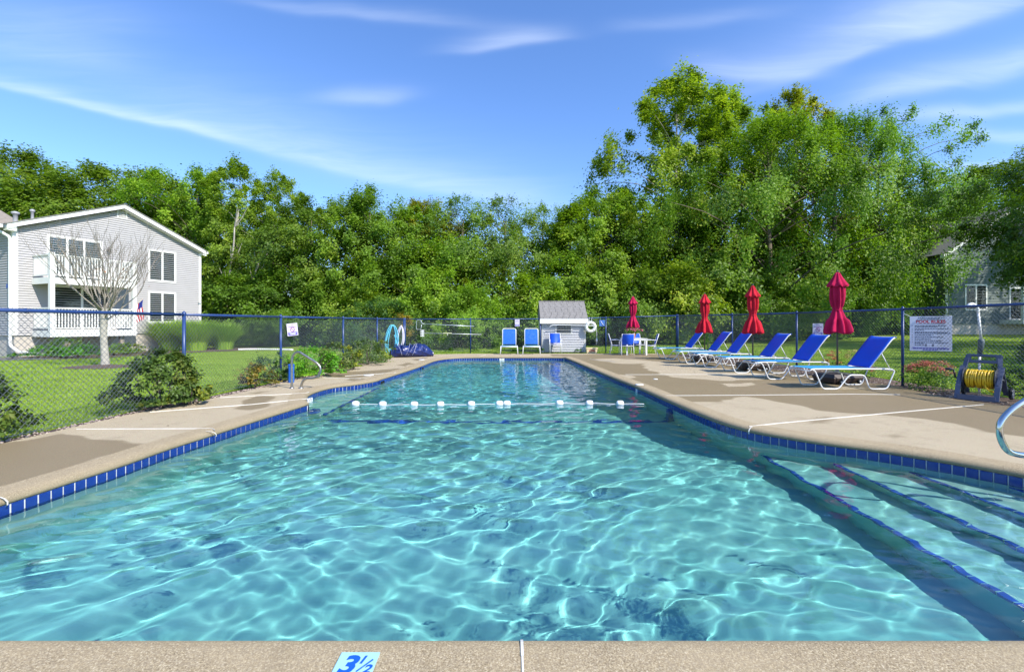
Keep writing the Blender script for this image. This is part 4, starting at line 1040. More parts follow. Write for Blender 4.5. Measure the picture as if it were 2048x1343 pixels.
def umb_base(x, y, rz, label, small=False):
    t = empty('umbrella_base', (x, y, 0), R(rz), label, 'umbrella base', 'brown wheeled umbrella bases'); b = MB(); a, c = .40, .30
    P0 = [(-a, -c), (a, -c), (a, c), (-a, c)]; P1 = [(-a + .05, -c + .05), (a - .05, -c + .05), (a - .05, c - .05), (-a + .05, c - .05)]
    vs = [(x_ * .9, y_ * .9, .03) for x_, y_ in P0] + [(*p, .14) for p in P0] + [(*p, .22) for p in P1]
    b.add(vs, [(0, 3, 2, 1), (0, 1, 5, 4), (1, 2, 6, 5), (2, 3, 7, 6), (3, 0, 4, 7), (4, 5, 9, 8), (5, 6, 10, 9), (6, 7, 11, 10), (7, 4, 8, 11), (8, 9, 10, 11)]); b.build('body', brown_res, t)
    MB().lathe([(.035, 0), (.035, .16), (.028, .17)], 12, (0, 0, .215)).build('collar', dark_metal, t)
    for sx in (-1, 1):
        w = MB(); w.lathe([(.0, -.02), (.055, -.02), (.06, 0), (.055, .02), (0, .02)], 14); wh = w.build('wheel', mat('black_rubber', (.02, .02, .02), .7), t, loc=(sx * .25, -c - .03, .06), rot=(R(90), 0, 0))
        MB().lathe([(0, -.024), (.028, -.024), (.028, .024), (0, .024)], 10).build('hub', white_metal, wh)
umb_base(7.5, 10.72, 12, 'brown wheeled umbrella base under the nearest red umbrella'); umb_base(7.12, 13.75, -8, 'brown wheeled umbrella base under the middle umbrella of the row'); umb_base(7.02, 16.95, 5, 'brown wheeled umbrella base under the farthest umbrella of the row')

# ------------------------------------------------------------------ handrails
def handrail(x, y, rz, sc, label, m):
    P = [(0, 0), (0, .30), (0, .56), (.035, .70), (.14, .765), (.27, .70), (.40, .62), (.53, .54), (.61, .45), (.615, .35), (.56, .25), (.46, .215), (.33, .205), (.25, .16), (.21, .07), (.20, 0)]
    t = empty('handrail', (x, y, 0), rz, label, 'handrail', 'bent steel handrails')
    MB().tube(smooth_path([(a * sc, 0, b * sc) for a, b in P], 5), .0245, 14).build('rail', m, t)
    for a in (0, .20): MB().lathe([(.05, 0), (.05, .008), (.034, .02), (.026, .03)], 16, (a * sc, 0, 0)).build('escutcheon', m, t)
handrail(-4.65, 9.82, R(-3), 1.0, 'dull steel handrail on the left deck next to the bushes', dull_steel)
handrail(4.82, 3.95, R(183), 1.16, 'shiny steel handrail cut by the right edge of the photo', chrome)

# ------------------------------------------------------------------ rope and floats
def rope():
    y0 = 8.62; P = []
    for q in range(41):
        x = -3.0 + q * 5.45 / 40; P.append((x, y0 + .05 * math.sin(x * 1.3 + .4) + .25 * (x + .2) / 3 * .15, WATER_Z + .012 + .004 * math.sin(x * 9)))
    t = MB().tube(P, .006, 6).build('float_rope', mat('white_rope', (.72, .74, .74), .7, .2), None); tag(t, 'thin white rope floating across the pool', 'rope')
    fm = MB().lathe([(.012, -.066), (.038, -.062), (.053, -.042), (.057, 0), (.053, .042), (.038, .062), (.012, .066)], 18); me = fm.mesh('rope_float'); me.materials.append(plaster_white)
    names = ['leftmost white float on the pool rope', 'second white float from the left on the pool rope', 'third white float from the left on the pool rope', 'fourth white float from the left on the pool rope', 'fifth white float from the left on the pool rope',
             'left one of the two touching white floats at mid rope', 'right one of the two touching white floats at mid rope', 'third white float from the right on the pool rope', 'second white float from the right on the pool rope', 'rightmost white float on the pool rope']
    for px, l in zip((712, 767, 830, 882, 943, 999, 1014, 1120, 1180, 1241), names):
        x = (px - HORX) / F * (y0 - .0); yy = y0 + .05 * math.sin(x * 1.3 + .4) + .25 * (x + .2) / 3 * .15
        o = link_mesh('rope_float', me, None, None, loc=(x, yy, WATER_Z + .018), rot=(0, R(90), R(random.Random(px).uniform(-8, 8)))); tag(o, l, 'float', 'white floats on the pool rope')
rope()

# ------------------------------------------------------------------ signs on the fences
def rules_sign():
    Y = 9.55; x0, x1 = (1839 - HORX) / F * Y, (1900 - HORX) / F * Y
    cx = (x0 + x1) / 2; w = .66; h_ = .72; zc = 1.35 - (667 - HORY) / F * Y
    t = empty('pool_rules_sign', (8.66, 9.62, zc), R(-33), 'white pool rules sign with red heading on the right fence', 'sign')
    MB().box((0, 0, 0), (w, .006, h_)).build('board', mat('rules_board', (.60, .62, .74), .4, .3, var=.04), t)
    def tx(s, size, x, z, m, b=0): link_mesh('lettering', text_mesh(s, size, 0, b), m, t, loc=(x, -.0042, z), rot=(PI / 2, 0, 0))
    tx('POOL RULES', .082, 0, .245, ink_red, .003)
    bars = MB(); rg = random.Random(4)
    def words(x0_, x1_, z, hh):
        x = x0_
        while x < x1_: l = rg.uniform(.015, .05); bars.box((x + l / 2, -.0044, z), (min(l, x1_ - x + .01), .0015, hh)); x += l + .010
    words(-.20, .20, .328, .016); words(-.15, .14, .303, .009)
    for z in (.285, .205): bars.box((0, -.0044, z), (.44, .0015, .005))
    for i, (z, e, e2) in enumerate(((.165, .24, .08), (.105, .26, 0), (.072, -.12, 0), (.030, .26, .28), (-.028, .02, 0), (-.068, .18, 0), (-.106, 0, 0), (-.144, .16, 0), (-.184, .26, -.1))):
        bars.box((-.29, -.0044, z), (.012, .0015, .012)); words(-.25, e, z, .014)
        if e2: words(-.25, e2, z - .021, .013)
    words(-.25, -.12, -.240, .013); bars.build('printed_lines', ink_dark, t)
    tx('8', .075, -.075, -.243, ink_dark, .001); tx('-', .06, -.02, -.243, ink_dark); tx('8', .075, .035, -.243, ink_dark, .001)
    b2 = MB(); b2.box((-.02, -.0044, -.288), (.56, .0015, .006)); bars = b2; words(-.28, .27, -.308, .020); words(-.12, .10, -.336, .016); b2.build('printed_lines', ink_purple, t)
    c = MB(); c.tube([(-.33, 0, .36), (-.42, .02, .42)], .004, 5); c.tube([(.33, 0, .36), (.27, .01, .375), (.2, .03, .38)], .004, 5); c.build('cable_tie', white_metal, t)
rules_sign()
def small_sign(x, y, z, rz, w, h_, label, tilt=0, circle=True):
    t = empty('notice_sign', (x, y, z), rz, label, 'sign', 'small white and purple notices on the fences'); t.rotation_euler = (0, tilt, rz)
    MB().box((0, 0, 0), (w, .005, h_)).build('board', mat('notice_board', (.62, .57, .66), .4, .3), t)
    b = MB(); b.box((0, -.0035, h_ * .36), (w * .35, .001, h_ * .05)); b.box((0, -.0035, h_ * .22), (w * .75, .001, h_ * .06)); b.build('printed_lines', mat('notice_ink', (.22, .14, .30), .5), t)
    if circle: 
        r = MB(); r.tube([(w * .2 * math.cos(a), -.004, h_ * .0 + w * .2 * math.sin(a)) for a in np.linspace(0, 2 * PI, 17)[:-1]], w * .03, 4, True); r.tube([(-w * .14, -.004, w * .14), (w * .14, -.004, -w * .14)], w * .03, 4); r.build('prohibition_ring', mat('ring_ink', (.32, .10, .28), .5), t)
    p = MB(); p.box((0, -.0035, -h_ * .33), (w * .86, .001, h_ * .25)); p.build('printed_panel', ink_purple, t)
    q = MB(); q.box((0, -.0043, -h_ * .29), (w * .66, .0006, h_ * .04)); q.box((0, -.0043, -h_ * .37), (w * .5, .0006, h_ * .04)); q.build('printed_lines', sign_white, t)
small_sign(-5.36, 11.35, 1.22, R(50), .26, .30, 'small white notice with a purple panel on the left fence', tilt=R(-6))
small_sign(8.29, 12.6, 1.20, R(-30), .24, .34, 'small white notice with a purple panel beside the nearest umbrella')
small_sign(.25, 22.15, 1.41, 0, .22, .33, 'small white notice on the far fence above the strap loungers', circle=False)
def blue_meter():
    t = empty('blue_box', (4.28, 22.12, 1.40), 0, 'blue box with a white diagonal bar on the far fence', 'box')
    MB().box((0, 0, 0), (.24, .06, .30)).build('body', blue_box, t); MB().box((0, -.038, 0), (.25, .014, .28), (0, 0, 0)).build('door', mat('pale_blue_plastic', (.06, .16, .45), .4, .4), t)
    MB().tube([(-.07, -.052, .10), (.07, -.052, -.12)], .012, 6).build('handle', white_metal, t)
blue_meter()

# ------------------------------------------------------------------ things on and near the far fence
def life_ring():
    t = empty('life_ring', (3.74, 22.12, 1.22), 0, 'white life ring hanging beside the shed', 'life ring'); n = 40; R0, r0 = .205, .075; mb = MB(); 
    mb.tube([(R0 * math.cos(a), 0, R0 * math.sin(a)) for a in np.linspace(0, 2 * PI, n + 1)[:-1]], r0, 14, True); mb.build('ring', mat('ring_foam', (.70, .70, .64), .6, .2, var=.12, vscale=7), t)
    for k_ in range(4):
        a = PI / 4 + k_ * PI / 2; c = Vector((R0 * math.cos(a), 0, R0 * math.sin(a))); u = Vector((math.cos(a), 0, math.sin(a))); MB().tube([c + u * (.08 * math.cos(b)) + Vector((0, .08 * math.sin(b), 0)) for b in np.linspace(0, 2 * PI, 13)[:-1]], .013, 6, True).build('band', white_metal, t)
    MB().tube(smooth_path([(-.05, -.02, .26), (-.07, .0, .36), (-.06, .04, .46)], 4) , .008, 6).build('rope', mat('white_rope', (.72, .74, .74), .7, .2), t)
    MB().tube(smooth_path([(.04, -.02, .26), (.05, .02, .36), (.08, .05, .45)], 4), .008, 6).build('rope', MATS['white_rope'], t)
    MB().tube(smooth_path([(.25, -.08, -.02), (.285, -.05, -.3), (.28, -.05, -.6), (.285, -.05, -.85)], 4), .010, 6).build('rope', MATS['white_rope'], t)
    MB().lathe([(0, 0), (.04, .02), (.045, .12), (.02, .17), (0, .18)], 10, (.283, -.05, -.72)).build('float', white_metal, t)
life_ring()
def cpr_box():
    t = empty('storage_box', (3.74, 21.86, 0), R(-1), 'cream plastic box with orange lettering under the life ring', 'box'); m = mat('cream_plastic', (.78, .62, .36), .5, .3, var=.05)
    b = MB(); vs = [(-.235, -.14, 0), (.235, -.14, 0), (.235, .14, 0), (-.235, .14, 0), (-.25, -.155, .20), (.25, -.155, .20), (.25, .155, .20), (-.25, .155, .20)]; b.add(vs, [(0, 3, 2, 1), (0, 1, 5, 4), (1, 2, 6, 5), (2, 3, 7, 6), (3, 0, 4, 7), (4, 5, 6, 7)]); b.build('body', m, t)
    MB().box((0, 0, .225), (.53, .34, .05)).build('lid', m, t)
    link_mesh('lettering', text_mesh('CPR', .15, 0, .004), mat('ink_orange', (.70, .07, .03), .5), t, loc=(0, -.157, .10), rot=(PI / 2 + .07, 0, 0))
cpr_box()
def pole(name, pts, r, m, label, cat='pole', group=None):
    o = MB().tube(pts, r, 8).build(name, m); return tag(o, label, cat, group)
alu = mat('aluminium_pole', (.62, .68, .72), .35, .5, .6)
# long hooked rescue pole hung in front of the shed
pole('rescue_pole', smooth_path([(1.78, 22.10, 1.20), (1.85, 22.08, 1.27), (1.98, 22.08, 1.31), (2.5, 22.08, 1.305), (3.2, 22.08, 1.295), (4.02, 22.08, 1.27)], 3), .016, white_metal, 'white hooked rescue pole lying across the shed front')
def cleaning_pole():
    t = empty('leaf_rake', (-4.15, 22.08, 0), 0, 'leaf net on a pale blue pole hung on the far fence', 'pool net')
    MB().tube([(.0, 0, 1.36), (2.35, 0, 1.25)], .014, 8).build('handle', alu, t); MB().tube(round_path([(-.0, 0, 1.36), (-.14, 0, 1.38), (-.17, 0, 1.55), (-.38, 0, 1.55), (-.40, 0, 1.10), (-.17, 0, 1.10), (-.14, 0, 1.34)], .09), .011, 6).build('hoop', alu, t)
    n = MB()
    for q in range(9): z = 1.14 + q * .045; n.tube([(-.38, .01, z), (-.18, .01, z)], .0025, 4)
    for q in range(5): x = -.36 + q * .045; n.tube([(x, .01, 1.12), (x, .01, 1.53)], .0025, 4)
    n.build('net', mat('net_mesh', (.12, .12, .12), .7), t)
    t = empty('pool_brush', (-4.15, 22.04, 0), 0, 'white brush on a pole hung low on the far fence', 'pool brush'); MB().tube([(-.02, 0, .93), (2.7, 0, .86)], .014, 8).build('handle', mat('grey_pole', (.6, .6, .6), .4, .5, .5), t)
    for q in range(4): MB().box((-.10, 0, .80 + q * .085), (.17, .05, .045)).build('bristles', plaster_white, t)
    MB().bb((-.09, -.02, .76), (-.06, .02, 1.08)).build('bar', plaster_white, t)
    t = empty('wall_brush', (-3.05, 22.0, .90), 0, 'pale yellow brush head hooked on the far fence', 'pool brush'); MB().box((0, 0, .03), (.40, .05, .035)).build('head', mat('pale_yellow_plastic', (.62, .62, .36), .5), t); MB().tube([(0, 0, .02), (0, 0, -.1)], .014, 8).build('socket', plaster_white, t)
cleaning_pole()
def hung_hose(x, y, zt, loops, m, label, seed, w=.30, hmin=.8, hmax=1.15):
    rg = random.Random(seed); t = empty('hung_hose', (x, y, 0), R(20), label, 'hose', 'hoses hung on the left fence corner')
    for q in range(loops):
        hh = rg.uniform(hmin, hmax); a = w * rg.uniform(.45, 1.1); ox = rg.uniform(-.06, .06); yo = -.03 * q; s = rg.uniform(-.25, .05)
        P = [(ox + s * .8 - a * .55, yo, zt - hh * .8), (ox + s * .5 - a * .5, yo, zt - hh * .45), (ox - a * .28, yo, zt - .12), (ox, yo + .02, zt + rg.uniform(-.02, .03)), (ox + a * .30, yo, zt - .12), (ox + a * .5, yo, zt - hh * .5), (ox + a * .42 + s * .2, yo, zt - hh * .9), (ox + s * .3, yo - .02, zt - hh * 1.02), (ox + s * .8 - a * .3, yo, zt - hh * .98)]
        MB().tube(smooth_path(P, 5, True), .017, 7, True).build('coil', m, t)
    return t
hose_b = mat('light_blue_hose', (.13, .52, .68), .4, .4, var=.08); hose_w = mat('grey_white_hose', (.62, .60, .66), .45, .4, var=.06)
h1 = hung_hose(-5.02, 19.4, 1.30, 5, hose_b, 'light blue pool hose looped on the fence behind the tarp', 3, .50, .95, 1.2)
MB().tube(smooth_path([(.10, -.1, .9), (.22, -.12, .4), (.05, -.2, .06), (-.12, -.3, .03), (-.30, -.32, .05), (-.28, -.1, .03)], 6), .017, 7).build('coil', hose_b, h1)
hung_hose(-4.72, 19.9, 1.27, 4, hose_w, 'grey white pool hose looped on the fence beside the light blue one', 8, .26, .75, 1.0)

def tarp_pile():
    rg = np.random.default_rng(4); t = empty('tarp_pile', (-4.15, 19.3, 0), R(24), 'crumpled dark blue tarp heaped on the deck by the left fence corner', 'tarp')
    n, m_ = 56, 28; V = []; 
    for i in range(n):
        u = i / (n - 1); x = (u - .5) * 1.75
        for j in range(m_):
            a = 2 * PI * j / m_; env = (math.sin(PI * min(max(u, .02), .98)) ** .30); ry = .36 * env; rz_ = (.26 + .03 * math.sin(u * 9 + 1)) * env
            k_ = 1 + .10 * math.sin(a * 3 + u * 13) * math.cos(u * 17 + a * 2) + .05 * math.sin(u * 29 + a * 4 + 1) + .03 * math.sin(a * 9 - u * 21) + .07 * abs(math.sin(u * 12 + a))
            V.append((x, math.cos(a) * ry * k_, max(.0, rz_ + math.sin(a) * rz_ * k_)))
    Fq = [(i * m_ + j, (i + 1) * m_ + j, (i + 1) * m_ + (j + 1) % m_, i * m_ + (j + 1) % m_) for i in range(n - 1) for j in range(m_)]
    me = mesh_np('tarp', V, Fq, False); tm_ = mat('tarp_blue', (.010, .024, .13), .34, .5, var=.5, vscale=6, bump=1.0, bscale=9); link_mesh('tarp', me, tm_, t)
    # loose folds and cords
    rr = random.Random(9)
    for q in range(9):
        x = rr.uniform(-.7, .65); a = rr.uniform(-.5, .5); P = [(x + a * .2 * s, math.cos(b) * .37, .24 + math.sin(b) * .29 + .015 * math.sin(b * 5 + q)) for s, b in zip(np.linspace(-1, 1, 12), np.linspace(-.5, PI * .95, 12))]
        MB().tube(P, .014 if q % 3 else .02, 6).build('fold', tm_, t)
    for q in range(4):
        x = rr.uniform(-.7, .6); a = rr.uniform(-.8, .8); P = [(x + a * .3 * s, -abs(math.cos(b)) * .385, .25 + math.sin(b) * .31) for s, b in zip(np.linspace(-1, 1, 10), np.linspace(-.6, 1.5, 10))]
        MB().tube(P, .007, 5).build('cord', mat('grey_cord', (.42, .42, .50), .6), t)
tarp_pile()

def blue_stand():
    t = empty('kickboard_holder', (-5.12, 10.78, 0), R(20), 'upright blue plastic holder beside the fence post and handrail', 'holder')
    b = MB(); b.lathe([(.062, 0), (.066, .05), (.060, .28), (.064, .33), (.064, .38), (.04, .40)], 14, fn=lambda r, z, a: r * (1 + .07 * math.cos(6 * a))); b.build('body', mat('blue_holder', (.02, .13, .50), .4, .5, var=.1), t); MB().lathe([(.070, 0), (.074, .02), (.066, .05), (.0, .06)], 14, (0, 0, .375)).build('lid', blue_box, t)
blue_stand()

# ------------------------------------------------------------------ hose reel cart and brush pole by the right fence
def hose_reel():
    g = mat('grey_blue_resin', (.085, .10, .155), .5, .4, var=.12, vscale=5); t = empty('hose_reel', (8.42, 8.36, 0), R(-58), 'grey resin hose reel cart wound with yellow hose by the right fence', 'hose reel')
    def bar(P, w, th, axis='x'):
        mb = MB()
        for a, b in zip(P[:-1], P[1:]):
            a, b = Vector(a), Vector(b); d = b - a; L = d.length; rot = d.to_track_quat('Z', 'X').to_matrix(); mb.box((a + b) / 2, (th, w, L + w * .3), rot)
        return mb
    for x in (-.31, .31):
        s = bar([(x, -.30, .02), (x, -.20, .28), (x, -.04, .50), (x, .12, .66)], .085, .04); s.box((x, -.06, .36), (.036, .20, .20), (R(-35), 0, 0)); s.build('side_panel', g, t)
        bar([(x, .10, .60), (x, .25, .40), (x, .42, .10)], .075, .038).build('rear_strut', g, t)
        bar([(x * .93, .08, .58), (x * .86, .20, .80), (x * .82, .27, .90)], .075, .04).build('handle_arm', g, t)
    b = MB(); b.box((0, -.29, .055), (.60, .06, .10)); b.build('front_bar', g, t)
    h = MB(); h.box((0, .255, .905), (.56, .045, .05), (R(-20), 0, 0)); h.box((0, .20, .775), (.52, .04, .06), (R(-20), 0, 0)); h.box((-.235, .228, .84), (.07, .04, .10), (R(-20), 0, 0)); h.box((.235, .228, .84), (.07, .04, .10), (R(-20), 0, 0)); h.build('handle', g, t)
    # drum
    dz, dy = .42, .05
    for x in (-.255, .255):
        w = MB(); w.lathe([(.0, -.012), (.22, -.012), (.235, 0), (.22, .012), (0, .012)], 28); dsk = w.build('drum_flange', mat('dark_resin', (.03, .035, .05), .5, .4), t, loc=(x, dy, dz), rot=(0, R(90), 0))
    MB().tube([(-.36, dy, dz), (.36, dy, dz)], .03, 10).build('axle', MATS['dark_resin'], t)
    rr = random.Random(4); hm = mat('yellow_hose', (.72, .46, .02), .35, .5, var=.1, vscale=10)
    for lay, (r, n) in enumerate(((.15, 12), (.182, 11))):
        for q in range(n):
            x = -.225 + .45 * (q + (.5 if lay else 0)) / 11.5 + rr.uniform(-.006, .006); 
            if x > .23: continue
            k1 = rr.uniform(-.02, .02); MB().tube([(x + k1 * math.sin(a), dy + (r + rr.uniform(-.004, .004)) * math.cos(a), dz + (r) * math.sin(a)) for a in np.linspace(0, 2 * PI, 21)[:-1]], .018, 7, True).build('hose_turn', hm, t)
    MB().tube(smooth_path([(.1, -.12, .33), (.14, -.20, .26), (.20, -.22, .22), (.24, -.1, .18)], 4), .018, 7).build('hose_turn', hm, t)
    c = MB(); c.tube([(-.34, .05, .42), (-.42, .05, .42), (-.43, -.06, .60), (-.56, -.06, .60)], .017, 8); c.build('crank', MATS['dark_resin'], t); MB().tube([(-.45, -.06, .60), (-.56, -.06, .60)], .028, 8).build('crank_grip', MATS['dark_resin'], t)
    for x in (-.37, .39):
        w = MB(); w.lathe([(0, -.03), (.10, -.03), (.125, -.02), (.125, .02), (.10, .03), (0, .03)], 20); wh = w.build('wheel', mat('black_rubber', (.02, .02, .02), .7), t, loc=(x, .44, .13), rot=(0, R(90), 0)); 
        sp = MB()
        for q in range(5): a = q * 2 * PI / 5; sp.box((.05 * math.cos(a), .05 * math.sin(a), 0), (.09, .02, .066), (0, 0, a))
        sp.lathe([(.082, -.034), (.098, -.034), (.098, .034), (.082, .034)], 18); sp.build('rim', mat('grey_rim', (.28, .30, .36), .5), wh)
hose_reel()
bpy.data.objects['hose_reel'].scale = (.82, .82, .86)
def brush_pole():
    x, y = 9.02, 9.0; t = empty('brush_pole', (x, y, -.02), 0, 'white pole with a curved top leaning on the right fence behind the reel', 'pole')
    MB().tube(smooth_path([(-.20, -.0, 1.70), (-.16, 0, 1.745), (-.09, 0, 1.75), (-.02, 0, 1.70), (0, 0, 1.60)], 5), [.032] * 12 + [.026] * 9, 8).build('crook', plaster_white, t)
    MB().tube([(0, 0, 1.62), (.04, -.02, 1.05)], .022, 10).build('shaft', plaster_white, t); MB().tube([(.04, -.02, 1.08), (.045, -.02, 1.02), (.0, -.03, .78)], [.045, .05, .035], 10).build('grip', mat('grey_green_grip', (.10, .13, .14), .5), t); MB().tube([(0, -.03, .8), (-.03, -.05, 0)], .02, 8).build('shaft', plaster_white, t)
brush_pole()

# ------------------------------------------------------------------ vegetation
def leaf_cloud(rng, C, size, up=.35, lean=None, flat=1.0, aspect=.62):
    """one folded leaf (two triangles as a quad) at every centre; returns V, F"""
    n = len(C); nrm = rng.normal(size=(n, 3)) * .8; nrm[:, 2] = np.abs(nrm[:, 2]) + up
    if lean is not None: nrm += lean
    nrm /= np.linalg.norm(nrm, axis=1)[:, None]
    t = np.cross(nrm, rng.normal(size=(n, 3))); t /= np.linalg.norm(t, axis=1)[:, None] + 1e-9; b = np.cross(nrm, t)
    s = size * rng.uniform(.6, 1.25, n)[:, None]
    tip = t * s * .5; sd = b * s * .5 * aspect
    V = np.stack([C - tip, C + sd * 1 + nrm * s * .08, C + tip, C - sd + nrm * s * .08], 1).reshape(-1, 3)
    return V, np.arange(4 * n).reshape(-1, 4)

def crown_mesh(seed, H, Wd, base, nclu, nleaf, size, shape='oval', clump=.13, droop=0, airy=0, hollow=.35, lobes=5, asym=0, twig=.68):
    """returns crown mesh and cluster centres (unit metres, foot of trunk at origin)"""
    rng = np.random.default_rng(seed); cc = []; hb = H * base; lob = [(rng.uniform(0, 2 * PI), rng.uniform(.15, .9), rng.uniform(.10, .30)) for _ in range(lobes)]
    tries = 0
    while len(cc) < nclu and tries < 60000:
        tries += 1; u = rng.random(); a = rng.uniform(0, 2 * PI)
        if shape == 'oval': R_ = math.sin(PI * min(1, (u * .93 + .06))) ** .62
        elif shape == 'cone': R_ = (1 - u) ** .75 * min(1, u * 6 + .3) + .04
        elif shape == 'dome': R_ = math.sqrt(max(0, 1 - u ** 2.6)) * (.72 + .28 * min(1, u * 4))
        elif shape == 'vase': R_ = (.35 + .75 * u) * math.sqrt(max(0, 1 - u ** 5))
        elif shape == 'fan': R_ = (.45 + .6 * math.sin(PI * min(1, u * .85 + .12)))  * math.sqrt(max(0, 1 - u ** 4))
        R_ *= Wd / 2
        for la, lu, lw in lob:
            dd = math.cos(a - la); R_ *= 1 + lw * max(0, dd) ** 3 * math.exp(-((u - lu) / .22) ** 2) * 1.5 - lw * .45 * max(0, -dd) ** 2 * math.exp(-((u - lu) / .2) ** 2)
        q = hollow + (1 - hollow) * math.sqrt(rng.random()); r = R_ * q
        x, y, z = r * math.cos(a) * (1 + asym * max(0, math.cos(a))), r * math.sin(a), hb + (H - hb) * u * (1 - .06 * rng.random())
        cc.append((x, y, z, q))
    cc = np.array(cc); per = max(8, nleaf // len(cc)); Cs = []; v = []
    for x, y, z, q in cc:
        k_ = int(per * rng.uniform(.5, 1.5)); rad = Wd * clump * rng.uniform(.6, 1.4)
        ntw = rng.integers(5, 10); od = np.array([x, y, (z - hb - (H - hb) * .35) * .9]); od /= np.linalg.norm(od) + 1e-9
        tw = rng.normal(size=(ntw, 3)) * .75 + od * 1.0 + np.array([0, 0, .25]); tw /= np.linalg.norm(tw, axis=1)[:, None]; tw *= rad * twig * rng.uniform(.8, 1.9, ntw)[:, None]
        pick = rng.integers(0, ntw, k_); tt = rng.random(k_) ** .8; d = tw[pick] * tt[:, None] + rng.normal(size=(k_, 3)) * rad * (.27 - .14 * tt)[:, None]
        fill = rng.random(k_) < .35; d[fill] = rng.normal(size=(int(fill.sum()), 3)) * rad * .55 * np.array([1, 1, .8])
        if droop:
            dr = rng.random(k_) ** 1.3 * droop * rng.uniform(.3, 1.2); d[:, 0] *= (1 - .45 * dr / droop); d[:, 1] *= (1 - .45 * dr / droop); d[:, 2] -= dr
        Cs.append(np.array([x, y, z]) + d); v.append(np.clip(rng.uniform(.10, .80) + rng.normal(0, .10, k_), 0, 1))
    C = np.concatenate(Cs); v = np.concatenate(v); C[:, 2] = np.maximum(C[:, 2], .15)
    out = C - np.array([0, 0, hb + (H - hb) * .4]); out /= np.linalg.norm(out, axis=1)[:, None] + 1e-9
    V, Fq = leaf_cloud(rng, C, size, .3, out * 1.15)
    return mesh_np('crown', V, Fq, False, [('v', 'FACE', v)]), cc

def trunk_mesh(seed, H, base, cc, r0, nb=26, top=.86, fork=0, lean=(0, 0)):
    rng = random.Random(seed); mb = MB(); zt = H * top; n = 9
    T_ = [(lean[0] * (i / (n - 1)) ** 1.5 + rng.uniform(-.03, .03) * H * .25 * (i > 0), lean[1] * (i / (n - 1)) ** 1.5 + rng.uniform(-.03, .03) * H * .25 * (i > 0), zt * i / (n - 1) - (.15 if i == 0 else 0)) for i in range(n)]
    mb.tube(smooth_path(T_, 2), [r0 * (1.25 if i == 0 else 1) * (1 - .86 * i / (2 * (n - 1))) for i in range(2 * (n - 1) + 1)], 7)
    pick = list(range(len(cc))); rng.shuffle(pick)
    for q in pick[:nb]:
        x, y, z, _ = cc[q]; zs = max(H * base * .55, min(z - .25 * math.hypot(x, y) - rng.uniform(.2, .12 * H), zt * .95)); i = min(n - 2, int(zs / zt * (n - 1))); f = zs / zt * (n - 1) - i
        s = Vector(T_[i]).lerp(Vector(T_[i + 1]), f); e = Vector((x, y, z)); mid = s.lerp(e, .5) + Vector((rng.uniform(-.2, .2), rng.uniform(-.2, .2), .12 * (e - s).length)); rr = r0 * .24 * (1 - .6 * zs / zt)
        mb.tube(smooth_path([s, mid, e], 3), [rr * (1 - .12 * k_) for k_ in range(7)], 5, cap=False)
    return mb.mesh('trunk')

PROTO = {}
def proto(key, **a):
    tr = {k_: a.pop(k_) for k_ in ('r0', 'nb', 'top', 'lean', 'bark') if k_ in a}; bark = tr.pop('bark', bark_m); cm, cc = crown_mesh(**a); cm.materials.append(leaf_m); r0 = tr.pop('r0', a['H'] * .016)
    tm = trunk_mesh(a['seed'], a['H'], a['base'], cc, r0, **tr); tm.materials.append(bark); PROTO[key] = (cm, tm, a['H'])
proto('oak', seed=1, H=12, Wd=9, base=.16, nclu=150, nleaf=51000, size=0.179, shape='oval', clump=.085, lobes=7)
proto('maple', seed=2, H=12, Wd=8, base=.12, nclu=150, nleaf=47600, size=0.179, shape='oval', clump=.08, lobes=8)
proto('round', seed=3, H=10, Wd=9, base=.06, nclu=150, nleaf=47600, size=0.170, shape='dome', clump=.09, lobes=6)
proto('poplar', seed=4, H=15, Wd=6.5, base=.22, nclu=190, nleaf=40800, size=0.188, shape='oval', clump=.085, hollow=.1, lobes=9, bark=pale_bark, nb=40)
proto('locust', seed=5, H=11, Wd=8.5, base=.42, nclu=85, nleaf=22950, size=0.152, shape='fan', clump=.085, hollow=.2, lobes=6, nb=50, r0=.17)
proto('sycamore', seed=6, H=19, Wd=10, base=.15, nclu=190, nleaf=71400, size=0.224, shape='oval', clump=.085, hollow=.1, lobes=10, nb=50, bark=pale_bark)
proto('elm', seed=7, H=15.5, Wd=14, base=.03, nclu=270, nleaf=105400, size=0.170, shape='dome', clump=.065, droop=1.5, lobes=9, nb=50, r0=.32)
proto('spire', seed=8, H=11, Wd=6.5, base=.10, nclu=120, nleaf=37400, size=0.170, shape='cone', clump=.09, lobes=7)
proto('spread', seed=9, H=15, Wd=11, base=.22, nclu=120, nleaf=35700, size=0.179, shape='vase', clump=.075, hollow=.15, lobes=8, nb=60, asym=.3, r0=.28)
proto('shrub', seed=10, H=3.2, Wd=3.6, base=.0, nclu=60, nleaf=18700, size=0.116, shape='dome', clump=.12, lobes=5, r0=.05, nb=12)
proto('vine', seed=11, H=4.2, Wd=5.2, base=.0, nclu=80, nleaf=28900, size=0.125, shape='dome', clump=.10, lobes=6, r0=.05, nb=10)
proto('wisp', seed=12, H=6.5, Wd=4.5, base=.25, nclu=50, nleaf=11050, size=0.125, shape='oval', clump=.10, hollow=.1, lobes=5, r0=.07, nb=34)

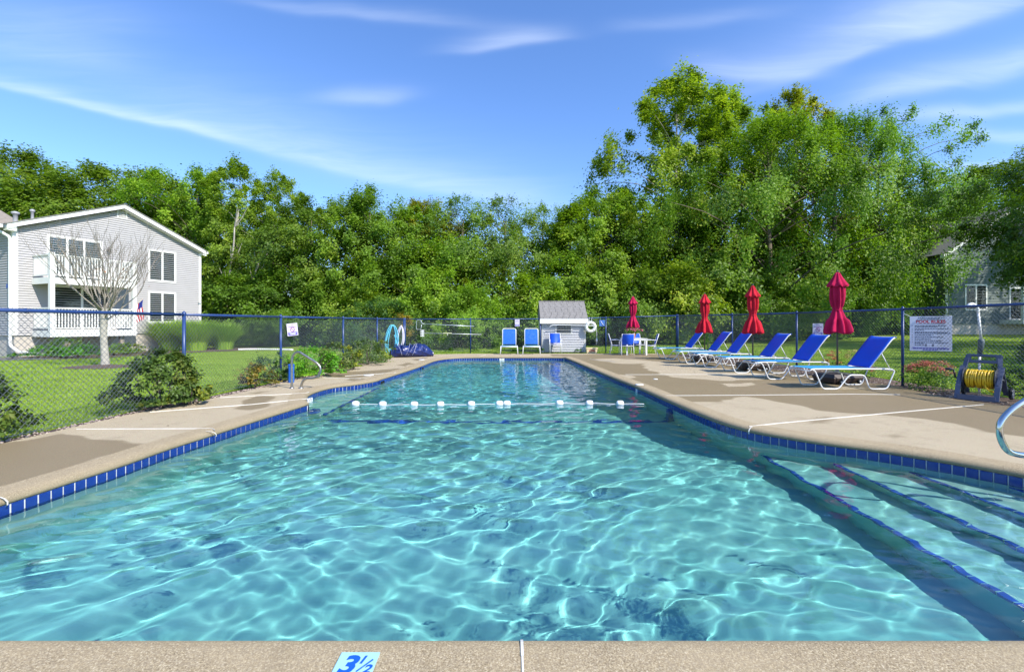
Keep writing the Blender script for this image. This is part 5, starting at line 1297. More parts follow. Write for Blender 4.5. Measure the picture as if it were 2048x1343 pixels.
def tree(key, x, y, top, tint, label, wx=1.0, rz=None, cat='tree', group='trees along the edge of the wood', name=None, sink=0):
    cm, tm, H = PROTO[key]; z = tz(x, y) - .05 - sink; s = (top - z) / H; rz = rz if rz is not None else (x * 1.7 + y) % 6.28
    nm = name or {'oak': 'oak_tree', 'maple': 'maple_tree', 'round': 'leafy_tree', 'poplar': 'poplar_tree', 'locust': 'locust_tree', 'sycamore': 'sycamore_tree', 'elm': 'elm_tree', 'spire': 'leafy_tree', 'spread': 'spreading_tree', 'shrub': 'shrub', 'vine': 'vine_thicket', 'wisp': 'young_tree'}[key]
    t = empty(nm, (x, y, z), rz, label, cat, group); t.scale = (s * wx, s * wx, s)
    c = link_mesh('crown', cm, None, t); c.color = (*tint, 1)
    k_ = link_mesh('trunk', tm, None, t)
    return t
def at(px, Y): return (px - HORX) / F * Y
def zt(py, Y): return CAMZ + (HORY - py) * Y / F
g0 = (1, 1, 1); dk = (.80, .86, .80); yl = (1.45, 1.22, .8); br = (1.25, 1.25, .9); lt = (1.35, 1.3, 1.25); ol = (1.5, 1.05, .75); bl = (.8, .95, 1.2)
wood = [
 ('oak', -70, 40, 285, dk, 1.1, 'dark broad oak at the left edge behind the pale house roof'),
 ('oak', 25, 43, 302, (.75, .8, .75), .95, 'dark tree crown above the left end of the pale house roof'),
 ('round', 130, 40, 350, (.85, .9, .8), 1.3, 'round green crown behind the roof vents of the left house'),
 ('oak', 235, 43, 340, g0, 1.15, 'mid green crown behind the ridge of the left house'),
 ('oak', 320, 41, 352, (.9, .95, .8), 1.0, 'mid green crown just right of the left house ridge'),
 ('maple', 392, 37, 335, (1.15, 1.3, .9), .85, 'bright green tree with a narrow pointed top behind the right end of the left house'),
 ('poplar', 478, 36, 322, lt, .95, 'tall pale poplar with white limbs, the taller of the left pair'),
 ('poplar', 556, 37, 345, lt, .85, 'pale poplar just right of the tallest left poplar'),
 ('maple', 440, 42, 395, dk, 1.2, 'darker maple filling the gap below the pale poplars'),
 ('maple', 625, 33, 398, dk, 1.1, 'dark maple right of the pale poplars'),
 ('oak', 690, 37, 400, (.85, .95, .8), 1.0, 'mid green tree between the dark maple and the bushy crown left of centre'),
 ('maple', 742, 33, 380, (1.0, 1.1, .9), 1.05, 'bushy green tree left of the picture centre, highest near the tarp'),
 ('round', 800, 36, 425, g0, 1.0, 'low round crown behind the bushy tree left of centre'),
 ('oak', 852, 35, 402, ol, .8, 'rusty tinged tree left of the open locusts'),
 ('locust', 925, 34, 400, (.95, 1.05, .95), 1.05, 'open crowned locust left of centre with sky showing through'),
 ('locust', 1010, 35, 402, (.95, 1.0, .9), 1.1, 'open crowned locust at the centre above the strap loungers'),
 ('wisp', 985, 30, 520, (1.2, 1.1, .8), 1.0, 'thin bare limbed young tree below the open locusts'),
 ('locust', 1085, 37, 415, (1.1, 1.15, .9), .9, 'small open locust left of the shed'),
 ('spire', 1140, 33, 395, br, 1.2, 'yellow green pointed tree directly behind the shed'),
 ('maple', 1200, 35, 380, (1.25, 1.3, .9), 1.0, 'bright maple right of the shed'),
 ('spire', 1238, 38, 362, (1.1, 1.2, .9), 1.0, 'pointed light green tree left of the tall sycamore'),
 ('sycamore', 1352, 38, 152, (1.35, 1.25, .85), .92, 'tallest sycamore left of the red umbrellas with a yellow green crown'),
 ('sycamore', 1450, 42, 182, (1.2, 1.2, .85), .8, 'second tall sycamore close behind the tallest one'),
 ('elm', 1535, 34, 235, (1.0, 1.1, .85), 1.0, 'huge drooping elm behind the middle umbrella'),
 ('sycamore', 1592, 43, 185, (1.6, 1.15, .8), .75, 'rusty topped sycamore rising behind the huge elm'),
 ('elm', 1668, 36, 232, (.85, 1.05, .95), .85, 'drooping blue green elm behind the nearest umbrella'),
 ('spread', 1755, 37, 232, (.85, 1.05, .95), .78, 'spreading tree with long limbs reaching right above the right house'),
 ('maple', 1790, 39, 395, (1.3, 1.2, .8), 1.0, 'yellow green maple low between the spreading tree and the right house'),
 ('maple', 1862, 46, 388, (.9, 1.05, .8), 1.1, 'green maple behind the roof of the right house'),
 ('oak', 2010, 62, 325, dk, 1.2, 'far dark oak above the right foreground maple'),
 ('oak', 1955, 50, 375, (.7, .85, .75), 1.0, 'dark oak behind the right house'),
 ('oak', 1818, 34, 440, (.6, .75, .65), .62, 'dark tree close against the left side of the right house'),
 ('oak', 2120, 52, 290, dk, 1.2, 'dark oak beyond the right edge of the photo'),
 ('maple', -10, 46, 380, dk, 1.2, 'dark crown low behind the left house wing'),
]
for key, px, Y, py, tint, wx, l in wood:
    tree(key, at(px, Y), Y, zt(py, Y), tint, l, wx, rz=(0 if key == 'spread' else None))
# undergrowth along the wood edge, each shrub its own thing
shr = [
 ('shrub', 455, 29, 560, (.8, .95, .8), 'dark green shrub behind the ornamental grass'), ('shrub', 520, 30, 555, (.75, .9, .75), 'dark shrub below the tall pale poplar'),
 ('vine', 585, 30, 545, (.7, .85, .7), 'dark vine thicket left of the second fence post'), ('vine', 655, 29, 565, (.85, 1, .8), 'green thicket behind the left fence notice'),
 ('shrub', 718, 27.5, 590, (1.2, 1.2, .8), 'yellow green shrub left of the round clipped bush'), ('vine', 700, 31, 520, (1.0, 1.05, .8), 'tall thicket below the bushy tree left of centre'),
 ('vine', 870, 27.5, 545, (1.2, 1.3, .85), 'bright vine mound above the fence net, left of the strap loungers'), ('vine', 945, 26.5, 580, (1.15, 1.3, .85), 'bright leafy vine mound behind the left strap lounger'),
 ('vine', 820, 30, 500, (1.0, 1.1, .8), 'tall vine covered thicket behind the tarp'), ('vine', 905, 31, 490, (1.0, 1.15, .8), 'tall vine covered thicket left of centre'),
 ('shrub', 1010, 29, 600, (1.0, 1.1, .8), 'low shrub in the wood between the loungers and the shed'), ('shrub', 1060, 29, 560, (1.2, 1.25, .8), 'light green shrub left of the shed roof'),
 ('vine', 1130, 31, 520, (1.1, 1.2, .8), 'leafy thicket behind the shed roof'), ('vine', 1215, 31, 540, (.9, 1.0, .8), 'dark thicket right of the shed'),
 ('vine', 1300, 31, 545, (.75, .85, .7), 'dark thicket behind the table umbrella'), ('shrub', 1350, 30, 540, (1.35, 1.25, .85), 'pale yellow green bough hanging left of the farthest row umbrella'),
 ('vine', 1410, 33, 520, (.7, .85, .7), 'dark thicket behind the farthest row umbrella'), ('vine', 1520, 32, 560, (.9, 1.0, .8), 'thicket below the huge elm'),
 ('vine', 1640, 33, 540, (1.0, 1.1, .8), 'thicket behind the nearest umbrella'), ('vine', 1740, 34, 520, (1.25, 1.3, .8), 'yellow green thicket left of the right house'), ('vine', 1830, 37, 530, (.6, .75, .7), 'dark thicket beside the right house corner'),
 ('vine', 1560, 36, 470, (.8, .95, .8), 'tall thicket inside the wood behind the middle umbrella'), ('vine', 1370, 37, 450, (.9, 1, .8), 'tall thicket under the tallest sycamore'),
]
for key, px, Y, py, tint, l in shr:
    y = Y; t = tree(key, at(px, y), y, zt(py, y), tint, l, 1.0, cat='shrub', group='shrubs along the edge of the wood')
    if key == 'shrub': t.scale = (t.scale[0] * 1.1, t.scale[1] * 1.1, t.scale[2])
# the mass of the wood behind the first rows
def far_wood():
    rng = np.random.default_rng(21); Cs = []; vs = []
    for q in range(620):
        px = rng.uniform(-350, 2400); Y = rng.uniform(42, 62); x = at(px, Y); z0 = tz(x, Y)
        gap = (930 < px < 1090)
        ztop = zt(rng.uniform(430, 480) if px > 560 else rng.uniform(385, 430), Y) if not gap else zt(rng.uniform(560, 600), Y)
        if 1240 < px < 1880: ztop = zt(rng.uniform(330, 420), Y)
        z = rng.uniform(z0 + .5, max(z0 + 1, ztop)); k_ = 75; rad = rng.uniform(1.0, 1.9); d = rng.normal(size=(k_, 3)); d /= np.linalg.norm(d, axis=1)[:, None]; d *= (rng.random(k_) ** .4)[:, None] * rad
        Cs.append(np.array([x, Y, z]) + d); vs.append(np.clip(rng.uniform(0, .5) + rng.normal(0, .1, k_), 0, 1))
    C = np.concatenate(Cs); V, Fq = leaf_cloud(rng, C, .42, .2); me = mesh_np('far_wood', V, Fq, False, [('v', 'FACE', np.concatenate(vs))]); o = link_mesh('far_wood', me, leaf_m); o.color = (.95, 1.0, .8, 1)
    tag(o, 'mass of darker trees filling the wood behind the front rows', 'woodland', kind='stuff')
far_wood()
def undergrowth():
    rng = np.random.default_rng(22); Cs = []; vs = []
    for q in range(1500):
        px = rng.uniform(380, 1900); Y = rng.uniform(29.5, 38) + max(0, (px - 1500) / 400) * 3; x = at(px, Y); z0 = tz(x, Y); z = z0 + rng.random() ** 1.5 * 2.3; k_ = 26; rad = rng.uniform(.3, .7); d = rng.normal(size=(k_, 3)); d /= np.linalg.norm(d, axis=1)[:, None]; d *= (rng.random(k_) ** .4)[:, None] * rad; d[:, 2] *= .7
        Cs.append(np.array([x, Y, z]) + d); vs.append(np.clip(rng.uniform(0, .6) + rng.normal(0, .12, k_), 0, 1))
    C = np.concatenate(Cs); C[:, 2] = np.maximum(C[:, 2], terrain(C[:, 0], C[:, 1])); V, Fq = leaf_cloud(rng, C, .16, .3); me = mesh_np('undergrowth', V, Fq, False, [('v', 'FACE', np.concatenate(vs))]); o = link_mesh('undergrowth', me, leaf_m); o.color = (.9, 1, .8, 1)
    tag(o, 'low green undergrowth along the foot of the wood', 'undergrowth', kind='stuff')
undergrowth()

# round clipped evergreen with a rusty patch, conical bush, yew
def bush(name, x, y, H, Wd, nleaf, size, tint, label, seed, shape='dome', cat='bush', group=None, clump=.16, nclu=40, mat_=None, z=None, base=.0, stems=True, hollow=.45, flat=1):
    cm, cc = crown_mesh(seed, H, Wd, base, nclu, nleaf, size, shape, clump, hollow=hollow, lobes=4, twig=.32); cm.materials.append(mat_ or bush_m); t = empty(name, (x, y, tz(x, y) if z is None else z), 0, label, cat, group)
    c = link_mesh('foliage', cm, None, t); c.color = (*tint, 1)
    if stems:
        mb = MB(); rg = random.Random(seed)
        for q in range(10): a, b_, c_, _ = cc[rg.randrange(len(cc))]; mb.tube([(a * .1, b_ * .1, -.02), (a * .5, b_ * .5, c_ * .6), (a, b_, c_)], [.012, .009, .004], 5, cap=False)
        mb.build('stems', bark_m, t)
    return t
bush('evergreen_bush', at(765, 25.5), 25.5, 2.75, 5.0, 26000, .07, (.95, 1.25, .9), 'large round clipped evergreen bush behind the tarp corner of the fence', 31, nclu=150, clump=.07, hollow=.75)
bush('rusty_bush', at(806, 24.2), 24.2, 1.95, 1.0, 2600, .08, (4.6, 1.9, .8), 'small rust orange bush above the tarp corner of the fence', 32, nclu=24, base=.45, clump=.2)
bush('conical_bush', at(1414, 19.5), 19.5, 1.08, .85, 5000, .035, (.95, 1.7, .6), 'small bright green conical bush behind the farthest umbrella', 33, shape='cone', nclu=50, clump=.14, hollow=.7)
yew = bush('yew_bush', 9.9, 8.3, 1.45, 1.9, 16000, .035, (.30, .52, .35), 'dark dense yew at the right edge behind the hose reel', 34, nclu=130, clump=.10, hollow=.75, group=None)

# hydrangeas and other bushes along the left fence
bush('hydrangea_bush', -6.28, 5.42, .80, 1.0, 4500, .06, (1.05, 1.0, .75), 'dark green bush cut by the left edge below the fence', 41, nclu=80, hollow=.7, clump=.12)
bush('hydrangea_bush', -5.80, 7.72, .98, 1.08, 9500, .058, (.95, .95, .80), 'large dark hydrangea with bronze leaves around the nearest left fence post', 42, nclu=120, hollow=.7, clump=.11)
bush('hydrangea_bush', -5.42, 7.85, .52, .60, 420, .085, (1.9, 1.35, .7), 'low yellow brown hydrangea shoot on the pool side of the nearest left post', 43, nclu=16)
bush('dry_bush', -5.62, 10.15, .50, .80, 1500, .06, (2.3, 1.1, .85), 'dry reddish brown bush left of the blue holder', 44, nclu=34)
bush('green_bush', -5.68, 11.2, .72, .85, 1500, .06, (.9, 1.1, .7), 'green bush behind the second left fence post', 45, nclu=34)
bush('bright_bush', -5.02, 11.95, .76, 1.25, 4200, .055, (1.35, 2.3, .6), 'bright green bush behind the left handrail', 46, nclu=60)
bush('grey_bush', -5.05, 13.3, .88, 1.0, 3600, .05, (1.35, 1.25, 1.5), 'grey green bush just past the bright green one', 47, nclu=50)
bush('golden_bush', -4.78, 13.9, .78, .70, 1500, .06, (2.7, 2.0, .9), 'golden brown tinged bush between the two grey green ones', 48, nclu=26)
bush('grey_bush', -4.85, 15.5, .95, 1.3, 4200, .05, (1.35, 1.25, 1.5), 'grey green bush nearest the hanging hoses', 49, nclu=50)
bush('golden_bush', -4.60, 16.6, .86, .8, 1500, .06, (2.2, 1.8, .9), 'golden leaved bush right in front of the hanging hoses', 50, nclu=26)
# planting by the left house
def ornamental_grass(x, y, H, Wd, n, label, seed):
    rng = np.random.default_rng(seed); a = rng.uniform(0, 2 * PI, n); r = rng.random(n) ** .5 * Wd * .22; bx, by = r * np.cos(a), r * np.sin(a); ln = H * rng.uniform(.6, 1.08, n); ou = rng.uniform(.05, .55, n) * Wd * .9; V = []; 
    w = .014; pa = a + PI / 2 + rng.normal(0, .5, n); wx, wy = np.cos(pa) * w, np.sin(pa) * w; segs = []
    for t in (0, .4, .75, 1): segs.append(np.stack([bx + np.cos(a) * ou * t ** 2.2, by + np.sin(a) * ou * t ** 2.2, ln * (t - .12 * t ** 3)], -1))
    W_ = np.stack([wx, wy, 0 * wx], -1); V = np.stack([segs[0] - W_, segs[0] + W_, segs[1] - W_, segs[1] + W_, segs[2] - W_ * .7, segs[2] + W_ * .7, segs[3] - W_ * .15, segs[3] + W_ * .15], 1).reshape(-1, 3)
    b = np.arange(n)[:, None] * 8; Fq = np.concatenate([b + np.array([[0, 1, 3, 2]]), b + np.array([[2, 3, 5, 4]]), b + np.array([[4, 5, 7, 6]])]); v = np.tile(rng.random(n), 3)
    me = mesh_np('ornamental_grass', V, Fq, False, [('v', 'FACE', v)]); o = link_mesh('ornamental_grass', me, grass_m, None, loc=(x, y, tz(x, y))); o.color = (1.0, 1.1, .9, 1); tag(o, label, 'ornamental grass', 'ornamental grass clumps by the left house')
ornamental_grass(-18.05, 24.6, 1.75, 2.1, 2600, 'left clump of tall ornamental grass at the corner of the left house', 51); ornamental_grass(-16.6, 24.4, 1.75, 2.1, 2600, 'middle clump of tall ornamental grass at the corner of the left house', 52); ornamental_grass(-15.7, 25.4, 1.6, 1.8, 2000, 'right clump of tall ornamental grass by the left house', 53)
for i, (px, Y, H, Wd, tint, l) in enumerate([(85, 19.2, .42, 1.5, (1.2, 2.1, .6), 'low bright green bush nearest the left house downspout'), (130, 19.6, .75, 1.5, (1.4, 1.7, .6), 'taller yellow green bush under the left house porch'), (165, 19.3, .48, 1.4, (1.2, 2.1, .6), 'low bright green bush left of the bare tree trunk'),
        (232, 20.8, .5, 1.3, (1.3, 1.5, .7), 'low bush right of the bare tree trunk'), (262, 22.0, .45, 1.0, (1.6, 1.5, .8), 'small bush with pink flowers near the left house wall'), (28, 18.6, .22, .4, (1, 1.5, .6), 'weed beside the left house downspout')]):
    bush('garden_bush', at(px, Y), Y, H, Wd, 1800, .075, tint, l, 60 + i, nclu=34, group='garden bushes in front of the left house')
# climbing plant and weeds at the far fence
for i, (x, y, l) in enumerate([(-1.72, 22.0, 'weed at the foot of the far fence post left of the loungers'), (-2.9, 21.6, 'weed at the deck edge left of the strap loungers'), (3.2, 22.2, 'weed at the right foot of the shed'), (1.35, 21.9, 'weed at the foot of the fence post beside the right strap lounger'), (.12, 21.4, 'weed under the left strap lounger')]):
    bush('weed', x, y, .26, .42, 160, .07, (1.0, 1.4, .7), l, 80 + i, cat='weed', nclu=10, stems=False, group='weeds along the far deck edge')

# flowers in a pot on the table
def flower_pot():
    t = empty('flower_pot', (TX - .09, TY - .28, .726), 0, 'terracotta pot of pink flowers on the white patio table', 'flower pot'); tc = mat('terracotta', (.62, .17, .06), .7, .2, var=.1)
    MB().lathe([(.0, .0), (.085, 0), (.125, .17), (.14, .17), (.142, .21), (.12, .21), (.11, .18), (0, .18)], 20).build('pot', tc, t)
    rng = np.random.default_rng(5); C = rng.normal(size=(700, 3)) * np.array([.17, .12, .07]) + np.array([0, 0, .30]); V, Fq = leaf_cloud(rng, C, .06, .5); o = link_mesh('leaves', mesh_np('leaves', V, Fq, False, [('v', 'FACE', rng.random(700))]), bush_m, t); o.color = (1.5, 2, .7, 1)
    pk = mat('pink_petals', (.75, .16, .30), .6, .2, var=.2, vscale=30)
    for q in range(14):
        c = np.array([rng.normal(0, .16), rng.normal(-.05, .09), .34 + rng.random() * .08]); V, Fq = leaf_cloud(rng, c + rng.normal(size=(40, 3)) * .025, .035, .5); link_mesh('bloom', mesh_np('bloom', V, Fq), pk, t)
flower_pot()
def sedum(x, y, H, Wd, n, col, label, seed, name='sedum_clump', nm='flower_head', leafc=(1.1, 1.6, .7)):
    rng = np.random.default_rng(seed); t = empty(name, (x, y, tz(x, y)), 0, label, 'flowering plant', 'flowering plants along the right fence'); m_ = mat('petals_%d' % seed, col, .75, .2, var=.3, vscale=25)
    k_ = n * 16; C = rng.normal(size=(k_, 3)) * np.array([Wd * .25, Wd * .18, H * .22]) + np.array([0, 0, H * .45]); C[:, 2] = np.clip(C[:, 2], .02, H * .85); V, Fq = leaf_cloud(rng, C, .055, .3); o = link_mesh('foliage', mesh_np('foliage', V, Fq, False, [('v', 'FACE', rng.random(k_))]), bush_m, t); o.color = (*leafc, 1)
    for q in range(n):
        a = rng.uniform(0, 2 * PI); r = rng.random() ** .5; c = np.array([r * math.cos(a) * Wd * .46, r * math.sin(a) * Wd * .33, H * (1.0 - .38 * r * r) + rng.normal(0, .02)]); d = rng.normal(size=(60, 3)) * np.array([.034, .034, .015]); V, Fq = leaf_cloud(rng, c + d, .026, .8); link_mesh(nm, mesh_np(nm, V, Fq), m_, t)
sedum(8.62, 9.72, .62, .95, 46, (.62, .22, .15), 'large clump of salmon pink sedum right of the fence post', 71); sedum(9.15, 9.9, .60, .5, 18, (.60, .26, .16), 'smaller sedum clump partly behind the hose reel', 72)
sedum(8.42, 12.1, .62, .55, 14, (.62, .25, .12), 'orange flowers behind the nearest umbrella base', 73); sedum(8.55, 11.3, .42, .5, 12, (.60, .16, .14), 'pink flowers behind the back of the nearest lounger', 74); sedum(8.1, 14.6, .5, .5, 8, (.60, .45, .12), 'yellowish plant behind the middle umbrella', 75)
sedum(8.75, 11.9, .7, .5, 10, (.58, .50, .16), 'pale yellow flower heads near the right fence notice', 76)

# bare small tree in front of the left house
def bare_tree():
    x, y = -13.42, 15.3; t = empty('bare_tree', (x, y, tz(x, y) - .05), 0, 'small vase shaped bare tree in a mulch ring in front of the left house', 'tree'); rg = random.Random(12)
    mb = MB(); mb.tube(smooth_path([(0.05, 0, -.05), (.02, 0, .5), (-.03, .01, 1.1), (0, 0, 1.75), (.01, .0, 2.0)], 3), [.17, .13, .115, .11, .105, .10, .10, .10, .10, .10, .10, .11, .10], 10); mb.build('trunk', pale_bark, t)
    br_ = MB(); tips = []
    def grow(p, d, L, r, lvl):
        n = 4; P = [p]; dd = d.copy()
        for q in range(n):
            dd = (dd + Vector((rg.uniform(-.12, .12), rg.uniform(-.12, .12), rg.uniform(-.02, .14)))).normalized(); P.append(P[-1] + dd * L / n)
        br_.tube(P, [max(r * (1 - .12 * q), .0035) for q in range(n + 1)], 5 if r > .012 else 3, cap=False)
        if lvl >= 4: tips.append(P[-1]); return
        k_ = 3
        for q in range(k_):
            i = rg.randint(2, n); nd = (dd * 1.0 + Vector((rg.uniform(-.55, .55), rg.uniform(-.55, .55), rg.uniform(-.15, .4)))).normalized(); grow(P[i], nd, L * rg.uniform(.62, .85), r * .56, lvl + 1)
    for q in range(15):
        a = q * 2 * PI / 15 + rg.uniform(-.2, .2); el = rg.uniform(.25, 1.25); grow(Vector((0, 0, rg.uniform(1.5, 1.98))), Vector((math.cos(a) * math.cos(el), math.sin(a) * math.cos(el), math.sin(el))), rg.uniform(1.15, 1.45), .028, 1)
    br_.build('branches', mat('twig_bark', (.27, .24, .20), .85, .1, var=.25, vscale=5), t)
    rng = np.random.default_rng(4); low = [p for p in tips if p.z < 3.1]; C = []
    for p in low:
        if rng.random() < (.30 if p.x > .3 else .08): C.append(np.array(p) + rng.normal(size=(7, 3)) * .09)
    for p in tips:
        if p.z < 3.2 and p.x > .6 and rng.random() < .5: C.append(np.array(p) + rng.normal(size=(7, 3)) * .09)
    C.append(np.array([[1.2, 0, 2.6], [1.4, .1, 2.7]])); C = np.concatenate(C); V, Fq = leaf_cloud(rng, C, .075, .1); o = link_mesh('dry_leaves', mesh_np('dry_leaves', V, Fq), mat('dry_leaves', (.30, .13, .05), .8, .2, var=.4, vscale=12), t)
    m_ = MB(); n = 36; vs = [(x + 1.15 * math.cos(a) * (1 + .06 * math.sin(5 * a)), y - .1 + .8 * math.sin(a) * (1 + .08 * math.sin(4 * a)), 0) for a in [2 * PI * q / n for q in range(n)]]; vs = [(a, b, tz(a, b) + .012) for a, b, _ in vs]; m_.add([(x, y, tz(x, y) + .09)] + vs, [(0, i + 1, (i + 1) % n + 1) for i in range(n)], True); tag(m_.build('mulch_ring', mulch), kind='structure')
mulch = mulch_mat()
bare_tree()
def dead_tree():
    x, y = at(1893, 47), 47; t = empty('dead_tree', (x, y, tz(x, y)), 0, 'bare dead tree standing above the left roof corner of the right house', 'tree'); rg = random.Random(5); mb = MB(); 
    def grow(p, d, L, r, lvl):
        P = [p]; dd = d
        for q in range(3): dd = (dd + Vector((rg.uniform(-.1, .1), rg.uniform(-.1, .1), .05))).normalized(); P.append(P[-1] + dd * L / 3)
        mb.tube(P, [r, r * .85, r * .7, r * .5], 5, cap=False)
        if lvl < 4:
            for q in range(3): grow(P[rg.randint(1, 3)], (dd + Vector((rg.uniform(-.6, .6), rg.uniform(-.6, .6), rg.uniform(0, .3)))).normalized(), L * .65, r * .5, lvl + 1)
    grow(Vector((0, 0, 0)), Vector((0, 0, 1)), 7.5, .16, 0); mb.build('branches', pale_bark, t)
dead_tree()
for px, Y, top, l in ((452, 31, 455, 'pale dead trunk below the tall pale poplar'), (478, 30, 500, 'second pale leaning trunk below the tall pale poplar')):
    x = at(px, Y); t = empty('tree_trunk', (x, Y, tz(x, Y)), 0, l, 'tree', 'pale bare trunks at the left wood edge'); rg = random.Random(px); H = zt(top, Y); mb = MB(); ln = .6 if px == 452 else 1.6
    P = [Vector((ln * (q / 6) ** 1.4, rg.uniform(-.08, .08), H * q / 6)) for q in range(7)]; mb.tube(smooth_path(P, 2), [.14 - .0085 * q for q in range(13)], 6)
    for q in range(9): i = rg.randint(2, 6); d = Vector((rg.uniform(-1, 1), rg.uniform(-.5, .5), rg.uniform(.5, 1.2))); mb.tube([P[i], P[i] + d * .6, P[i] + d * 1.1 + Vector((0, 0, .3))], [.045, .03, .012], 4, cap=False)
    mb.build('branches', pale_bark, t)

# dark maple leaning into the frame on the right, and outside the frame one that shades the lawn and one added to shade the house
cmx, ccx = crown_mesh(91, 8.2, 7.8, .33, 230, 62000, .125, 'oval', .08, lobes=7, hollow=.2); cmx.materials.append(leaf_m)
tmx = trunk_mesh(91, 8.2, .25, ccx, .16, 40); tmx.materials.append(bark_m)
def near_maple(x, y, s, tint, label, rz):
    t = empty('maple_tree', (x, y, tz(x, y) - .05), rz, label, 'tree'); t.scale = (s, s, s); c = link_mesh('crown', cmx, None, t); c.color = (*tint, 1); link_mesh('trunk', tmx, None, t)
near_maple(24.6, 19.8, 1.0, (.36, .48, .40), 'dark green maple in front of the right house at the right edge', .5)
near_maple(39.8, 26.2, 1.5, (.6, .75, .6), 'tall unseen maple added beyond the right edge to shade the right house', 3.0)
near_maple(22.5, 10.5, 1.0, (.6, .75, .6), 'maple standing beyond the right edge whose shade falls across the right lawn', 2.1)

# ------------------------------------------------------------------ ground details
def strip_sheet(name, poly, dz, m, label=None):
    """small ground patch following the terrain, built as a fan grid"""
    P = np.array(poly); x0, y0 = P.min(0); x1, y1 = P.max(0); st = max(.12, (x1 - x0) / 90)
    xs = np.arange(x0 - st, x1 + st, st); ys = np.arange(y0 - st, y1 + st, max(.12, (y1 - y0) / 110)); X, Y = np.meshgrid(xs, ys); vx, vy = X.ravel().copy(), Y.ravel().copy(); nx, ny = len(xs), len(ys)
    ins = inside(poly, vx, vy); d, bx, by = dist_poly(poly, vx, vy); i = np.arange((ny - 1) * (nx - 1)); r = i // (nx - 1); c = i % (nx - 1); a = r * nx + c; Q = np.stack([a, a + 1, a + nx + 1, a + nx], -1); Q = Q[ins[Q].any(1)]
    vx[~ins] = bx[~ins]; vy[~ins] = by[~ins]; V = np.stack([vx, vy, terrain(vx, vy) + dz], -1); u = np.unique(Q); mp = -np.ones(len(V), int); mp[u] = np.arange(len(u))
    return tag(link_mesh(name, mesh_np(name, V[u], mp[Q], True), m), kind='structure')
strip_sheet('mulch_bed', [(-6.15, 3.0), (-5.9, 3.0), (-5.72, 5.3), (-5.70, 6.2), (-5.66, 7.0), (-5.44, 8.0), (-5.3, 9.3), (-5.2, 11), (-5.06, 13.2), (-4.99, 15.9), (-4.94, 18.7), (-5.3, 18.8), (-5.35, 14.6), (-5.62, 11.0), (-5.78, 9.0), (-5.98, 8.0), (-6.0, 6.5), (-6.05, 5.5)], .020, mulch)
strip_sheet('mulch_bed', [(7.0, 20.5), (7.3, 17.0), (7.75, 13.5), (8.1, 11.2), (8.4, 10.2), (8.1, 9.3), (7.95, 8.4), (8.2, 7.6), (8.4, 6.8), (8.55, 5), (9.5, 5), (9.5, 8.0), (9.3, 10.4), (8.95, 12.2), (8.7, 14), (8.5, 17.5), (8.3, 21), (7.2, 21.2)], .024, mulch)
strip_sheet('driveway', [(-26, 16.6), (-19.2, 17.8), (-17.9, 18.5), (-19.6, 19.2), (-21.3, 19.4), (-27, 21.5)], .022, mat('asphalt', (.16, .15, .145), .9, .1, var=.15, vscale=3))
strip_sheet('mulch_bed', [(-21, 18.9), (-18.4, 18.1), (-17.0, 18.8), (-16.4, 20.4), (-15.6, 22.8), (-14.5, 24.0), (-13.9, 25.5), (-14.8, 27.0), (-18.0, 26.8), (-21, 19.4)], .020, mulch)
def edging(P, r, m, label):
    pts = [(x, y, tz(x, y) + .04) for x, y in P]; tag(MB().tube(smooth_path(pts, 5), r, 6).build('edging_pipe', m), label, 'pipe')
edging([(-14.6, 24.8), (-13.9, 25.1), (-12.8, 24.9), (-11.6, 24.6)], .06, white_trim, 'white drain pipe lying on the lawn right of the ornamental grass')

def pebbles():
    rng = np.random.default_rng(8); n = 2600; side = rng.random(n) < .45
    y = np.where(side, rng.uniform(3.5, 18, n), rng.uniform(5, 20.5, n)); xl = np.interp(y, [3, 7, 8, 11, 18.8], [-5.95, -5.76, -5.52, -5.28, -5.02]) - rng.random(n) * .22
    xr = np.interp(y, [5, 8.4, 10.2, 11.2, 13.5, 17, 20.5], [8.62, 8.0, 8.45, 8.15, 7.8, 7.35, 7.05]) + rng.random(n) ** 1.3 * .9
    x = np.where(side, xl, xr); z = terrain(x, y) + .028; s = rng.uniform(.008, .028, n); oc = np.array([[1, 0, 0], [0, 1, 0], [-1, 0, 0], [0, -1, 0], [0, 0, .7], [0, 0, -.5]]); V = (np.stack([x, y, z], -1)[:, None, :] + oc[None] * s[:, None, None] * rng.uniform(.6, 1.3, (n, 6, 1))).reshape(-1, 3)
    f = np.array([[0, 1, 4], [1, 2, 4], [2, 3, 4], [3, 0, 4], [1, 0, 5], [2, 1, 5], [3, 2, 5], [0, 3, 5]]); Fq = (f[None] + 6 * np.arange(n)[:, None, None]).reshape(-1, 3)
    o = link_mesh('gravel', mesh_np('gravel', V, Fq), mat('gravel_stone', (.36, .29, .24), .9, .1, var=.5, vscale=4)); tag(o, 'loose stones and bark chips along the deck edges', 'gravel', kind='stuff')
pebbles()

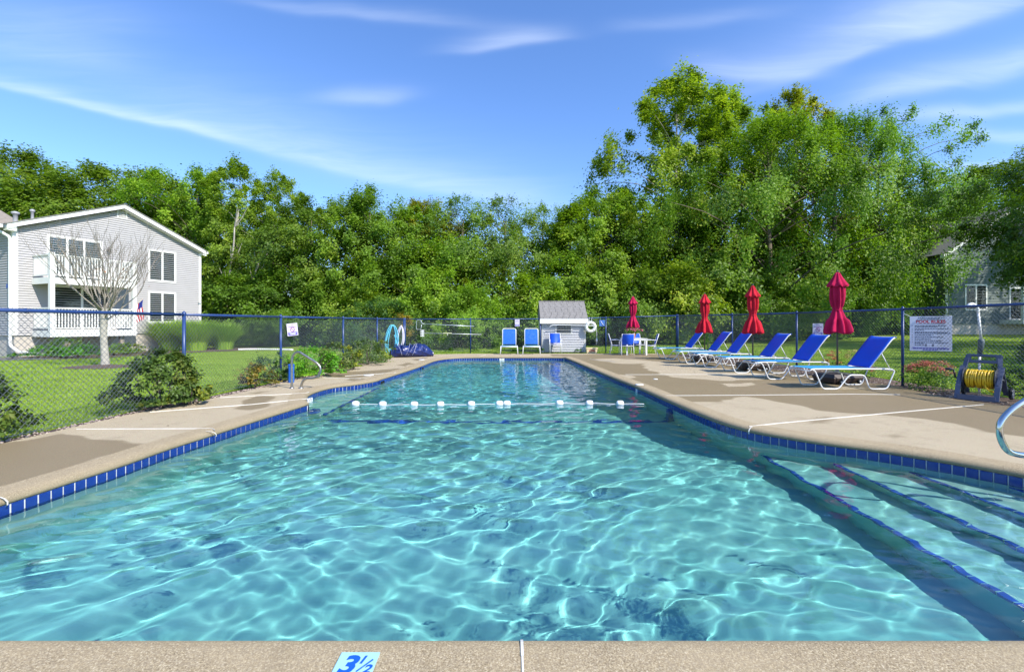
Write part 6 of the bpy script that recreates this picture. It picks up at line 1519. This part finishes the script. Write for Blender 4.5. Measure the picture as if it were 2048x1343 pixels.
def grass():
    rng = np.random.default_rng(6); parts = []
    def area(n, fx, fy, hgt, w):
        y = fy(rng.random(n)); x = fx(rng.random(n), y); ok = ~inside(DECK, x, y); x, y = x[ok], y[ok]; m_ = len(x); z = terrain(x, y)
        ok2 = np.hypot((x + 13.42) / 1.1, (y - 15.2) / .75) > 1; x, y, z = x[ok2], y[ok2], z[ok2]; m_ = len(x)
        a = rng.uniform(0, 2 * PI, m_); ww = w * rng.uniform(.6, 1.3, m_) * (1 + (y - 5) * .03); h_ = hgt * rng.uniform(.5, 1.2, m_); lx, ly = rng.normal(0, .5, m_) * h_, rng.normal(0, .5, m_) * h_
        return np.stack([np.stack([x - np.cos(a) * ww, y - np.sin(a) * ww, z], -1), np.stack([x + np.cos(a) * ww, y + np.sin(a) * ww, z], -1), np.stack([x + lx, y + ly, z + h_], -1)], 1).reshape(-1, 3)
    fy1 = lambda r: 3.5 + 20 * r ** 1.7
    parts.append(area(230000, lambda r, y: -np.interp(y, [3, 8, 12, 19], [6.12, 6.0, 5.6, 5.3]) - r * (np.maximum(y * 1.14 - 5.2, 1.5) + .4) - .02, fy1, .030, .008))
    parts.append(area(90000, lambda r, y: np.interp(y, [6, 10, 13, 20], [9.7, 9.4, 9.05, 8.6]) + r * (y * 1.15 - 8.5 + 1.5), lambda r: 8 + 18 * r ** 1.4, .032, .012))
    parts.append(area(60000, lambda r, y: -8 + r * 20, lambda r: 21.5 + 8 * r ** 1.2, .045, .014))
    # ragged taller tufts at fence feet and edges
    def edge(n, xs, ys, wd, hgt): 
        t = rng.random(n); y = ys[0] + (ys[-1] - ys[0]) * t; return area_xy(np.interp(y, ys, xs) + rng.normal(0, wd, n), y, hgt)
    V = np.concatenate(parts); n = len(V) // 3; v = np.clip(.45 + rng.normal(0, .22, n), 0, 1)
    o = link_mesh('grass', mesh_np('grass', V, np.arange(3 * n).reshape(-1, 3), False, [('v', 'FACE', v)]), grass_m); o.color = (1, 1, 1, 1); tag(o, 'short mown lawn grass around the pool enclosure', 'grass', kind='stuff')
grass()

# pole lights, extras: a few fallen leaves on the deck and water edge
def fallen_leaves():
    rng = np.random.default_rng(15); n = 70; x = rng.uniform(-5.6, 8.2, n); y = rng.uniform(1.2, 20, n); ok = inside(DECK, x, y) & ~inside(POOL, x, y); d, _, _ = dist_poly(POOL, x, y); ok &= d > .3; x, y = x[ok], y[ok]; C = np.stack([x, y, np.full(len(x), .008)], -1)
    V, Fq = leaf_cloud(rng, C, .035, 6); V[:, 2] = np.maximum(V[:, 2], .004); o = link_mesh('fallen_leaves', mesh_np('fallen_leaves', V, Fq), mat('fallen_leaf', (.13, .09, .05), .8, .2, var=.3)); tag(o, 'a few small fallen leaves scattered over the pool deck', 'leaves', kind='stuff')
fallen_leaves()

# joined pieces too small to pick apart singly
for o in list(COL.objects):
    b = o.name.split('.')[0]
    if b in ('bloom', 'flower_head', 'printed_lines', 'branches', 'stems', 'net', 'dry_leaves', 'leaves', 'bristles', 'gable_vent', 'cable_tie', 'cord', 'lettering') and o.type == 'MESH' and 'kind' not in o: o['kind'] = 'stuff'
